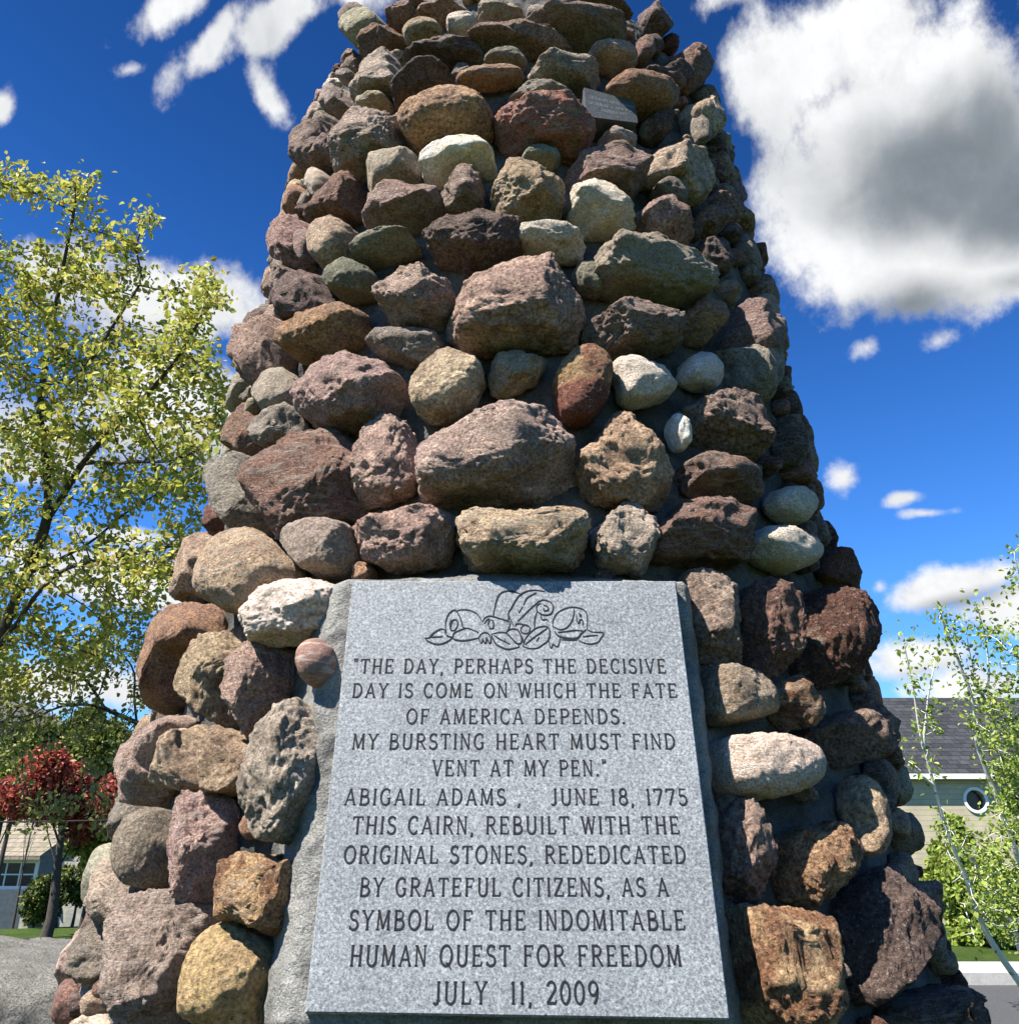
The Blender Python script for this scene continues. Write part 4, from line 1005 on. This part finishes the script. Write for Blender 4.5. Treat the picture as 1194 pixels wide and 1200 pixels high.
specs = [(L0, None, 0),
 ([D(54, 545, d0 + .2), D(46, 480, d0 + .35), D(60, 385, d0 + .4), D(76, 300, d0 + .5), D(90, 232, d0 + .5)], 0, 1.0),
 ([D(105, 532, d0 - .1), D(150, 485, d0 - .2), D(203, 428, d0 - .3), D(240, 362, d0 - .3)], 0, 1.0),
 ([D(48, 690, d0 - .3), D(80, 665, d0 - .4), D(122, 655, d0 - .5), D(170, 648, d0 - .5), D(212, 638, d0 - .6)], 0, .76),
 ([D(100, 640, d0 + .3), D(150, 598, d0 + .5), D(200, 570, d0 + .6), D(232, 560, d0 + .6)], 0, .9),
 ([D(-20, 640, d0 + .4), D(-40, 540, d0 + .5), D(-30, 420, d0 + .6), D(0, 300, d0 + .6)], 0, .66),
 ([D(-100, 700, d0 - .2), D(-170, 600, d0 - .3), D(-220, 480, d0 - .3)], 0, .5),
 ([D(-10, 820, d0 + .8), D(25, 790, d0 + 1.2), D(50, 772, d0 + 1.3), D(90, 770, d0 + 1.4), D(120, 765, d0 + 1.4)], 0, .4),
 ([D(90, 445, d0), D(130, 385, d0), D(165, 335, d0 + .1)], 1, .4),
 ([D(205, 540, d0 - .5), D(245, 520, d0 - .5)], 2, .25)]
BL = [(10, 208, 46, 30, 7.1, .5, 34), (95, 228, 34, 26, 7.1, .4, 34), (140, 285, 34, 32, 6.9, .4, 32), (172, 262, 18, 16, 6.8, .3, 12), (120, 330, 50, 34, 6.9, .6, 40), (55, 320, 62, 50, 7.1, .7, 70),
      (5, 390, 70, 80, 7.1, .8, 100), (95, 420, 70, 60, 6.9, .8, 80), (232, 345, 46, 36, 6.4, .6, 62), (205, 410, 62, 54, 6.4, .7, 90), (170, 480, 76, 56, 6.4, .8, 100), (250, 460, 34, 60, 6.3, .6, 50),
      (60, 500, 80, 60, 6.8, .9, 100), (0, 560, 60, 70, 7.0, .9, 44), (130, 560, 90, 60, 6.7, .9, 60), (220, 560, 60, 60, 6.3, .8, 38), (60, 650, 90, 60, 6.6, .9, 44), (160, 670, 80, 60, 6.3, .8, 44), (210, 640, 50, 50, 6.2, .6, 22),
      (0, 740, 50, 60, 6.6, .7, 22), (100, 750, 80, 50, 6.9, .9, 33), (40, 800, 80, 40, 7.3, .9, 27), (-120, 420, 100, 150, 6.8, .9, 100), (-200, 560, 100, 140, 6.5, .8, 44), (-80, 650, 80, 100, 6.6, .8, 27), (-60, 280, 60, 80, 7.0, .7, 40)]
make_tree('maple_tree', 'tall spring tree at the left with dark forked limbs and loose yellow-green young leaves', limb_tree(specs, .10), BL, .10, .9, .13, M_BARK, M_LEAF, YG, .052, 17, 11, .0038, .11, .052)
# lower, sparser tree whose limbs come out from behind the cairn
d1 = 7.6
specs = [([gpt(285, 1000, d1), D(270, 960, d1), D(215, 890, d1), D(160, 846, d1)], None, 0),
 ([D(156, 815, d1), D(160, 790, d1 + .1), D(148, 770, d1 + .1), D(133, 760, d1 + .2)], 0, 1.0), ([D(140, 838, d1 - .2), D(112, 826, d1 - .3), D(72, 826, d1 - .4)], 0, 1.0),
 ([D(118, 822, d1), D(105, 800, d1), D(92, 788, d1), D(66, 784, d1)], 2, .35), ([D(130, 900, d1 - .3), D(90, 935, d1 - .5), D(50, 950, d1 - .6)], 0, .7), ([D(200, 800, d1), D(190, 740, d1), D(180, 700, d1)], 0, .75)]
BL = [(110, 800, 70, 50, 7.5, .6, 70), (70, 850, 70, 40, 7.3, .6, 60), (160, 740, 50, 60, 7.6, .5, 50), (130, 880, 50, 40, 7.4, .5, 50), (60, 950, 50, 40, 7.0, .4, 40), (20, 850, 60, 50, 7.2, .5, 90), (125, 935, 40, 50, 7.2, .4, 60), (200, 830, 40, 50, 7.8, .4, 40)]
make_tree('crooked_tree', 'low crooked tree with bent dark boughs and sparse leaves behind the cairn left flank', limb_tree(specs, .08), BL, .08, .8, .10, M_BARK, M_LEAF, [(.22, .24, .06), (.30, .30, .10), (.16, .20, .04)], .048, 6, 12, .0034, .05, .05)

# birches at the right: leaning white stems
BG = [(.20, .28, .04), (.26, .33, .05), (.14, .21, .03), (.32, .37, .08)]
def birch(label, specs, BL, seed, per=7, size=.042, maxr=.04, sp=.05, ra=.034):
    lt = limb_tree(specs, .08); st = [(a, b, ra if k == 0 else ra * .34, ra * .3 if k == 0 else ra * .10) for k, (a, b) in enumerate(LENS)]
    return make_tree('birch_tree', label, lt, BL, .08, .8, .11, M_BIRCH, M_LEAF, BG, size, per, seed, tip_r=.0024, max_r=maxr, spread=sp, stem=st, group='birches beside the road', expo=2.5)
d2 = 6.4
birch('leaning white birch stem closest to the right flank of the cairn', [([gpt(1236, 1235, d2), D(1194, 1150, d2), D(1158, 1100, d2), D(1128, 1020, d2), D(1104, 960, d2), D(1090, 905, d2), D(1078, 862, d2)], None, 0),
  ([D(1074, 830, d2), D(1066, 790, d2), D(1058, 740, d2)], 0, 1.0), ([D(1086, 830, d2), D(1090, 800, d2), D(1098, 770, d2)], 0, .96), ([D(1130, 1060, d2), D(1165, 1042, d2)], 0, .45), ([D(1070, 905, d2), D(1060, 880, d2)], 0, .85)],
  [(1120, 1000, 28, 50, 6.4, .4, 40), (1150, 1070, 40, 40, 6.3, .4, 50), (1090, 860, 30, 60, 6.4, .3, 40), (1075, 780, 26, 50, 6.4, .3, 22)], 31, 5, ra=.030)
d3 = 7.4
birch('tallest birch with forked white stems and dense leaves at the right edge', [([gpt(1262, 1200, d3), D(1225, 1080, d3), D(1190, 1000, d3), D(1165, 925, d3), D(1146, 880, d3), D(1138, 815, d3), D(1118, 760, d3), D(1098, 712, d3)], None, 0),
  ([D(1215, 900, d3), D(1194, 872, d3), D(1160, 835, d3), D(1142, 800, d3), D(1130, 735, d3)], 0, .2), ([D(1240, 880, d3), D(1225, 760, d3), D(1200, 690, d3), D(1185, 645, d3)], 0, .25), ([D(1160, 800, d3), D(1155, 740, d3), D(1140, 700, d3)], 0, .75)],
  [(1180, 850, 44, 60, 7.4, .6, 130), (1178, 890, 34, 40, 7.3, .5, 50), (1190, 760, 36, 50, 7.4, .5, 60), (1188, 670, 20, 36, 7.4, .3, 18), (1125, 745, 40, 50, 7.4, .4, 50), (1150, 820, 40, 40, 7.4, .4, 50), (1178, 975, 36, 40, 7.3, .5, 50), (1200, 940, 50, 70, 7.5, .6, 90), (1175, 1020, 44, 50, 7.5, .5, 80), (1240, 820, 60, 140, 7.5, .6, 120), (1190, 1085, 44, 34, 7.5, .5, 50)], 33, 8)
birch('slender low birch sapling between the leaning stem and the olive bush', [([gpt(1215, 1165, 7.9), D(1185, 1080, 7.9), D(1150, 1030, 7.9), D(1135, 990, 7.9)], None, 0), ([D(1118, 975, 7.9), D(1108, 955, 7.9)], 0, .85)],
  [(1112, 985, 22, 30, 7.9, .4, 24), (1150, 1015, 40, 34, 7.9, .5, 50), (1170, 1060, 40, 40, 7.9, .5, 50)], 35, 7)

# ---- simple bushy trees and shrubs farther off: trunk plus many leaf clumps
def bushy(name, label, px, py, rx, ry, Y, leafmat, tones, n, lsize, seed, group=None, cat='tree', bias=(-.3, -.4, .8), lump=.33):
    rs = np.random.RandomState(seed); c = at_y(px, py, Y); sc = Y / px_dir(px, py)[1] / F_PX; RX, RZ = rx * sc, ry * sc
    gz = float(ground_z(c[0], c[1])); root = tag(empty(name, (c[0], c[1], gz)), label, cat, group)
    mb = MB(); top = np.array([c[0], c[1], c[2] + RZ * .3]); b = np.array([c[0], c[1], gz - .1])
    tk = np.array([b + (top - b) * s + np.array([math.sin(s * 5 + seed), math.cos(s * 4 + seed), 0]) * RX * .04 * (s > 0) for s in np.linspace(0, 1, 8)])
    mb.tube(tk, np.linspace(RX * .095, RX * .02, 8), 7)
    k = 26; dirs = rs.normal(size=(k, 3)); dirs[:, 2] *= .8; dirs /= np.linalg.norm(dirs, axis=1)[:, None]
    cl = c + dirs * np.array([RX, RX, RZ]) * rs.uniform(.25, .92, (k, 1)); cr = rs.uniform(lump * .6, lump * 1.25, k) * min(RX, RZ)
    for q in cl[:14]:
        s = tk[rs.randint(3, 7)]; mid = (s + q) / 2 + rs.normal(0, RX * .05, 3); mb.tube(np.array([s, mid, q]), np.array([RX * .02, RX * .012, RX * .005]), 4)
    mb.build('trunk', M_BARK, root, True)
    pk = rs.randint(0, k, n); g = rs.normal(size=(n, 3)); g /= np.linalg.norm(g, axis=1)[:, None]; g *= rs.uniform(.25, 1.08, (n, 1)) ** .6
    V, q, col = leaves(cl[pk] + g * cr[pk][:, None], bias, lsize, tones, rs, .2)
    mesh_obj('crown', V, [q], leafmat, root, False, dict(tone=col)); return root
DG = [(.035, .055, .018), (.05, .075, .022), (.028, .042, .014)]
MG = [(.12, .15, .02), (.16, .18, .03), (.09, .12, .018)]
RD = [(.20, .028, .022), (.13, .02, .018), (.27, .045, .03)]
bushy('red_maple', 'deep red Japanese maple between the house and the cairn, beyond the lawn', 84, 930, 72, 62, 17, M_RED, [(.36, .07, .05), (.26, .045, .035), (.46, .11, .06), (.15, .035, .025)], 19000, .085, 51)
bushy('pink_shrub', 'low pink flowering shrub beside the porch roof at the far left', 44, 938, 17, 15, 27, M_RED, [(.48, .14, .16), (.40, .08, .09), (.52, .22, .22)], 1300, .14, 52, cat='shrub')
bushy('evergreen_tree', 'dark green evergreen in front of the grey house at the far left', 30, 880, 40, 40, 32, M_LEAF, DG + MG, 6500, .20, 53)
bushy('leafy_tree', 'yellow-green broadleaf tree behind the red maple', 115, 870, 62, 46, 34, M_LEAF, MG, 7500, .22, 54)
bushy('hedge_shrub', 'dark clipped shrub in front of the blue-grey porch wall', 44, 1062, 18, 26, 26, M_LEAF, DG + MG[:1], 2200, .12, 55, cat='shrub')
bushy('garden_shrub', 'yellow-leaved shrub in front of the low garden wall', 92, 1040, 22, 16, 22, M_LEAF, YG, 1500, .09, 56, cat='shrub')
bushy('roadside_shrub', 'bright green bush across the road under the birches', 1176, 1066, 70, 66, 15, M_LEAF, BG + MG[:1], 9500, .10, 57, cat='shrub')
bushy('roadside_shrub', 'olive green bush against the siding of the dark roofed house', 1118, 1022, 46, 58, 20, M_LEAF, BG + MG, 7000, .13, 58, cat='shrub')

bushy('leafy_tree', 'olive tree with loose foliage screening the grey house, left of the red maple', 12, 905, 40, 52, 21, M_LEAF, MG + YG[3:4], 5200, .13, 61)
bushy('garden_shrub', 'low yellow-green shrub under the red maple at the edge of the lawn', 112, 985, 34, 30, 18, M_LEAF, YG + MG, 3200, .09, 62, cat='shrub')
bushy('roadside_tree', 'light green young tree across the road in front of the siding', 1216, 940, 50, 120, 17, M_LEAF, BG, 11000, .11, 63)

bushy('garden_shrub', 'dense olive shrub at the lawn edge below the red maple trunk', 70, 1042, 46, 30, 20, M_LEAF, MG + DG, 6000, .08, 64, cat='shrub')

# far woods all round, one mass
def woods():
    rs = np.random.RandomState(77); V_, q_, c_ = [], [], []; n0 = 0
    for k in range(150):
        a = rs.uniform(-2.2, 2.2); d = rs.uniform(75, 120); x, y = d * math.sin(a), d * math.cos(a); gz = float(ground_z(x, y)); hgt = rs.uniform(6, 11)
        nl = 420; k2 = 9; cl = np.array([x, y, gz + hgt * .55]) + rs.normal(size=(k2, 3)) * np.array([2.2, 2.2, hgt * .2])
        g = rs.normal(size=(nl, 3)); g /= np.linalg.norm(g, axis=1)[:, None]
        pts = cl[rs.randint(0, k2, nl)] + g * rs.uniform(.4, 2.1, (nl, 1))
        V, q, col = leaves(pts, (-.3, -.4, .8), .95, MG + DG, rs, .2); V_.append(V); q_.append(q + n0); c_.append(col); n0 += len(V)
    tag(mesh_obj('far_woods', np.concatenate(V_), [np.concatenate(q_)], M_LEAF, None, False, dict(tone=np.concatenate(c_))), kind='stuff')
woods()

# ================================================================== HOUSES
M_SHG = mat_shingle('dark_shingles', (.022, .024, .028), (.045, .047, .053), .32, .14)
M_SHT = mat_shingle('tan_shingles', (.17, .15, .115), (.23, .20, .155), .32, .16)
M_WHITE = mat_plain('white_trim_paint', (.74, .74, .71), .5, 30, .05, .1, .002)
M_DARK = mat_plain('dark_window_glass', (.03, .035, .04), .12, 10, .2, .02, .002)
def mat_siding(name, c, pitch):
    m, t = new_mat(name); tc = t.n('ShaderNodeTexCoord').outputs['Object']; sp = t.n('ShaderNodeSeparateXYZ'); t.l(tc, sp.inputs[0])
    fr = t.math('FRACT', t.math('MULTIPLY', sp.outputs[2], 1 / pitch)); n = t.ss(t.noise(tc, 3.0, 5.0), .3, .7, .85, 1.1, 'LINEAR')
    cs = t.n('ShaderNodeVectorMath', operation='SCALE'); cs.inputs[0].default_value = c; t.l(n, cs.inputs['Scale'])
    gap = t.ss(fr, .0, .10); col = t.mix(gap, (c[0] * .35, c[1] * .33, c[2] * .30, 1), cs.outputs[0])
    finish(t, col, .6, fr, -1.0, .02, .3); return m
def siding_house():
    Yf = 25.0; e = at_y(1100, 906, Yf); z_e = e[2]; rg = at_y(1100, 818, Yf + 4.2); z_r = rg[2]
    x0 = 9.6; x1 = 26.0; gz = float(ground_z(14, 25)); ms = mat_siding('cream_siding', (.44, .385, .27), .14)
    root = tag(empty('shingled_house', (x0, Yf, gz)), 'cream sided house with dark shingle roof and round window, beyond the birches', 'house')
    w = at_y(1143, 938, Yf + .16); rw = .27
    # front wall with a real round opening
    yw = Yf + .16; N = 32; ang = np.arange(N) * 2 * math.pi / N
    mb = MB(); V = []; sq = .55
    for a in ang:
        m_ = max(abs(math.cos(a)), abs(math.sin(a))); V.append((w[0] + sq * math.cos(a) / m_, yw, w[2] + sq * math.sin(a) / m_))
    for a in ang: V.append((w[0] + rw * math.cos(a), yw, w[2] + rw * math.sin(a)))
    for a in ang: V.append((w[0] + rw * math.cos(a), yw + .2, w[2] + rw * math.sin(a)))
    q = [(j, (j + 1) % N, N + (j + 1) % N, N + j) for j in range(N)] + [(N + j, N + (j + 1) % N, 2 * N + (j + 1) % N, 2 * N + j) for j in range(N)]
    mb.add(V, q)
    zt = z_e - .05
    for (a0, a1, b0, b1) in ((x0, w[0] - sq, gz - .6, zt), (w[0] + sq, x1, gz - .6, zt), (w[0] - sq, w[0] + sq, gz - .6, w[2] - sq), (w[0] - sq, w[0] + sq, w[2] + sq, zt)):
        mb.add([(a0, yw, b0), (a1, yw, b0), (a1, yw, b1), (a0, yw, b1)], [(0, 1, 2, 3)])
    yb = Yf + 8.0
    mb.add([(x0, yw, gz - .6), (x0, yb, gz - .6), (x0, yb, zt), (x0, Yf + 4.2, z_r - .2), (x0, yw, zt)], [(0, 1, 2, 4)], [(4, 2, 3)])
    mb.add([(x1, yw, gz - .6), (x1, yb, gz - .6), (x1, yb, zt), (x1, Yf + 4.2, z_r - .2), (x1, yw, zt)], [(0, 1, 2, 4)], [(4, 2, 3)])
    mb.add([(x0, yb, gz - .6), (x1, yb, gz - .6), (x1, yb, zt), (x0, yb, zt)], [(0, 1, 2, 3)])
    mb.build('wall', ms, root)
    r = MB(); t = .16; xa, xb = x0 - .4, x1 + .4
    for (ya, za, yc, zc) in ((Yf, z_e, Yf + 4.2, z_r), (Yf + 8.4, z_e, Yf + 4.2, z_r)):
        r.hexa([(xa, ya, za - t), (xb, ya, za - t), (xb, yc, zc - t), (xa, yc, zc - t), (xa, ya, za), (xb, ya, za), (xb, yc, zc), (xa, yc, zc)])
    r.build('roof', M_SHG, root)
    g = MB(); g.box((xa, Yf - .13, z_e - .17), (xb, Yf - .005, z_e - .03)); g.build('gutter', M_WHITE, root)
    f = MB(); V = []
    for rr, yy in ((rw, yw - .04), (rw + .08, yw - .04), (rw + .08, yw + .0), (rw, yw + .19)):
        for a in ang: V.append((w[0] + rr * math.cos(a), yy, w[2] + rr * math.sin(a)))
    q = []
    for k in range(4):
        k2 = (k + 1) % 4
        for j in range(N): q.append((k * N + j, k * N + (j + 1) % N, k2 * N + (j + 1) % N, k2 * N + j))
    f.add(V, q); fr = f.build('window', M_WHITE, root)
    p = MB(); V = [(w[0] + rw * math.cos(a), yw + .16, w[2] + rw * math.sin(a)) for a in ang] + [(w[0], yw + .16, w[2])]
    p.add(V, tris=[(j, (j + 1) % N, N) for j in range(N)]); p.build('pane', M_DARK, fr)
siding_house()
def window(root, x0, x1, y, z0, z1, cols, rows, fw=.09):
    m = MB(); m.box((x0 - fw, y - .08, z0 - fw), (x1 + fw, y - .01, z0)); m.box((x0 - fw, y - .08, z1), (x1 + fw, y - .01, z1 + fw))
    m.box((x0 - fw, y - .078, z0), (x0, y - .012, z1)); m.box((x1, y - .078, z0), (x1 + fw, y - .012, z1))
    for c in range(1, cols): xx = x0 + (x1 - x0) * c / cols; m.box((xx - .025, y - .06, z0), (xx + .025, y - .015, z1))
    for c in range(1, rows): zz = z0 + (z1 - z0) * c / rows; m.box((x0, y - .056, zz - .025), (x1, y - .019, zz + .025))
    f = m.build('window', M_WHITE, root); p = MB(); p.box((x0, y - .03, z0), (x1, y - .022, z1)); p.build('pane', M_DARK, f)
def grey_house():
    Y = 38.0; gz = float(ground_z(-21, 36)); A = lambda px, py, y=Y: at_y(px, py, y)
    xr = A(27, 930)[0]; root = tag(empty('porch_house', (xr, Y, gz)), 'grey green house with white windows and tan porch roof at the far left', 'house')
    mg = mat_siding('grey_green_siding', (.13, .15, .14), .16); mblue = mat_plain('blue_grey_boards', (.045, .06, .075), .7, 6, .15, .2, .01)
    zt = A(10, 868)[2]; b = MB(); b.box((xr - 11, Y, gz - .5), (xr, Y + 9, zt)); b.build('wall', mg, root)
    r = MB(); xm = xr - 5.5; zr = zt + 3.0
    for (xa, xb) in ((xr + .45, xm), (xr - 11.45, xm)):
        r.hexa([(xa, Y - .5, zt - .12), (xb, Y - .5, zr - .12), (xb, Y + 9.5, zr - .12), (xa, Y + 9.5, zt - .12), (xa, Y - .5, zt + .06), (xb, Y - .5, zr + .06), (xb, Y + 9.5, zr + .06), (xa, Y + 9.5, zt + .06)])
    r.add([(xr, Y + .01, zt), (xr - 11, Y + .01, zt), (xm, Y + .01, zr)], tris=[(0, 1, 2)])
    r.build('roof', mat_shingle('brown_grey_shingles', (.10, .095, .09), (.15, .14, .13), .3, .15), root)
    wz0, wz1 = A(10, 945)[2], A(10, 912)[2]
    for k in range(5): window(root, xr - 1.35 - k * 2.1, xr - .35 - k * 2.1, Y, wz0, wz1, 2, 3)
    # porch
    Yp = 34.5; xp = at_y(50, 980, Yp)[0]; ze = at_y(25, 1003, Yp)[2]; zb = A(25, 957)[2]
    p = MB(); p.hexa([(xp - 12, Yp - .3, ze - .14), (xp + .2, Yp - .3, ze - .14), (xp + .2, Y - .01, zb - .14), (xp - 12, Y - .01, zb - .14), (xp - 12, Yp - .3, ze), (xp + .2, Yp - .3, ze), (xp + .2, Y - .01, zb), (xp - 12, Y - .01, zb)])
    p.build('porch_roof', M_SHT, root)
    zs = at_y(25, 1043, Yp)[2]
    q = MB(); q.box((xp - 11.8, Yp, gz - .5), (xp, Y - .02, zs)); q.build('porch_wall', mblue, root)
    q = MB(); q.box((xp - 11.7, Yp + .25, zs), (xp - .2, Y - .03, ze - .12)); q.build('porch_interior', mat_plain('shaded_porch_boards', (.16, .17, .165), .8, 6, .15), root)
    for k in range(5): window(root, xp - 1.75 - k * 2.2, xp - .15 - k * 2.2, Yp + .24, zs + .12, ze - .26, 3, 2, .12)
grey_house()
def steps_and_wall():
    mw = mat_plain('weathered_concrete', (.30, .285, .24), .9, 5, .2, .4, .01); Y = 27.0
    a, b = at_y(52, 1026, Y), at_y(118, 1026, Y); gz = float(ground_z(a[0], Y))
    root = tag(empty('garden_wall', (a[0], Y, gz)), 'low weathered concrete garden wall with a pale coping, left of the cairn', 'wall')
    m = MB(); m.box((a[0], Y, gz - .4), (b[0] + 3, Y + .25, a[2] - .08)); m.build('wall_body', mw, root)
    m = MB(); m.box((a[0] - .05, Y - .05, a[2] - .08), (b[0] + 3.05, Y + .30, a[2])); m.build('coping', mat_plain('pale_coping', (.5, .49, .45), .8, 8, .1), root)
    m = MB(); zz = at_y(60, 1052, Y - .6)[2]; m.box((a[0], Y - .9, gz - .4), (b[0] + 3, Y - .55, zz)); m.build('lower_course', mw, root)
    Y = 31.0; c0, c1 = at_y(82, 1020, Y), at_y(107, 1000, Y); gz = float(ground_z(c0[0], Y)); md = mat_plain('dark_red_timber', (.05, .018, .016), .7, 9, .3)
    s = tag(empty('entry_steps', (c0[0], Y, gz)), 'dark red timber entry steps with a railing behind the garden wall', 'steps')
    m = MB(); n = 6
    for k in range(n): m.box((c0[0] - .9, Y + .28 * k, gz - .3), (c0[0] + .25, Y + .28 * (k + 1), c0[2] - .5 + .19 * k))
    m.build('treads', mw, s); m = MB(); m.box((c0[0] + .27, Y, gz - .3), (c1[0] + .4, Y + 1.7, c1[2])); m.build('landing', md, s)
    m = MB()
    for k in range(5): x = c0[0] + .3 + k * .28; m.box((x, Y - .02, c1[2]), (x + .06, Y + .04, c1[2] + .8))
    m.box((c0[0] + .25, Y - .03, c1[2] + .8), (c1[0] + .45, Y + .05, c1[2] + .88)); m.build('railing', md, s)
steps_and_wall()

# ---- weathered ledge of granite at the lower left
def ledge():
    D_, Fc = get_ico(6); rs = np.random.RandomState(5); c = at_y(-90, 1250, 5.2); top = at_y(30, 1107, 6.9)[2]
    RX = 1.9; RZ = top + .05; P = np.sign(D_) * np.abs(D_) ** np.array([.5, .6, .38]) * np.array([RX, 1.25, RZ])
    P = P + D_ * (.10 * fbm(P * 1.1 + 4, 4) + .022 * fbm(P * 9, 4))[:, None]
    P[:, 2] += .05 * np.tanh((P[:, 2] - RZ * .62) * 20) * (gnoise(P * 1.5) + .3)
    xr = at_y(97, 1110, 5.2)[0]; cen = np.array([xr - RX * .93, 5.9, 0]); P = P + cen
    m, t = new_mat('pale_ledge_granite'); tc = t.n('ShaderNodeTexCoord').outputs['Object']
    col = t.mix(t.ss(t.noise(tc, 4.0, 7.0, .65), .35, .65), (.18, .172, .15, 1), (.29, .275, .24, 1)); col = t.mix(t.ss(t.noise(tc, 90.0, 4.0, .75), .55, .40), col, (.10, .10, .09, 1))
    finish(t, col, .9, t.noise(tc, 30.0, 9.0, .72), .9, .04, .2)
    tag(mesh_obj('rock_ledge', P, [Fc], m, None, True), 'pale grey flat-topped granite ledge at the lower left beside the cairn', 'rock')
ledge()

# ---- thin overhead wire and its poles, left of the cairn
def wires():
    Y = 14.0; a, b = at_y(-260, 958, Y), at_y(330, 953, Y); mp = mat_plain('weathered_pole_timber', (.09, .075, .06), .9, 9, .3)
    for k, p in enumerate((a, b)):
        gz = float(ground_z(p[0], p[1])); r = tag(empty('utility_pole', (p[0], p[1], gz)), ['grey timber utility pole at the far left end of the wire', 'grey timber utility pole behind the cairn at the right end of the wire'][k], 'pole', 'utility poles')
        m = MB(); m.tube([(p[0], p[1], gz - .3), (p[0], p[1], p[2] + .5)], np.array([.11, .08]), 10); m.build('post', mp, r, True)
        m = MB(); m.box((p[0] - .06, p[1] - .12, p[2] - .06), (p[0] + .06, p[1] - .075, p[2] + .06)); m.build('bracket', mp, r)
    n = 30; s = np.linspace(0, 1, n)[:, None]; pts = a + (b - a) * s; pts[:, 2] -= .10 * (1 - (2 * s[:, 0] - 1) ** 2); pts[:, 1] -= .1
    m = MB(); m.tube(pts, .014, 6); tag(m.build('overhead_wire', mat_plain('black_cable', (.012, .012, .012), .8, 20), None, True), 'thin dark overhead wire crossing in front of the red maple', 'wire')
wires()
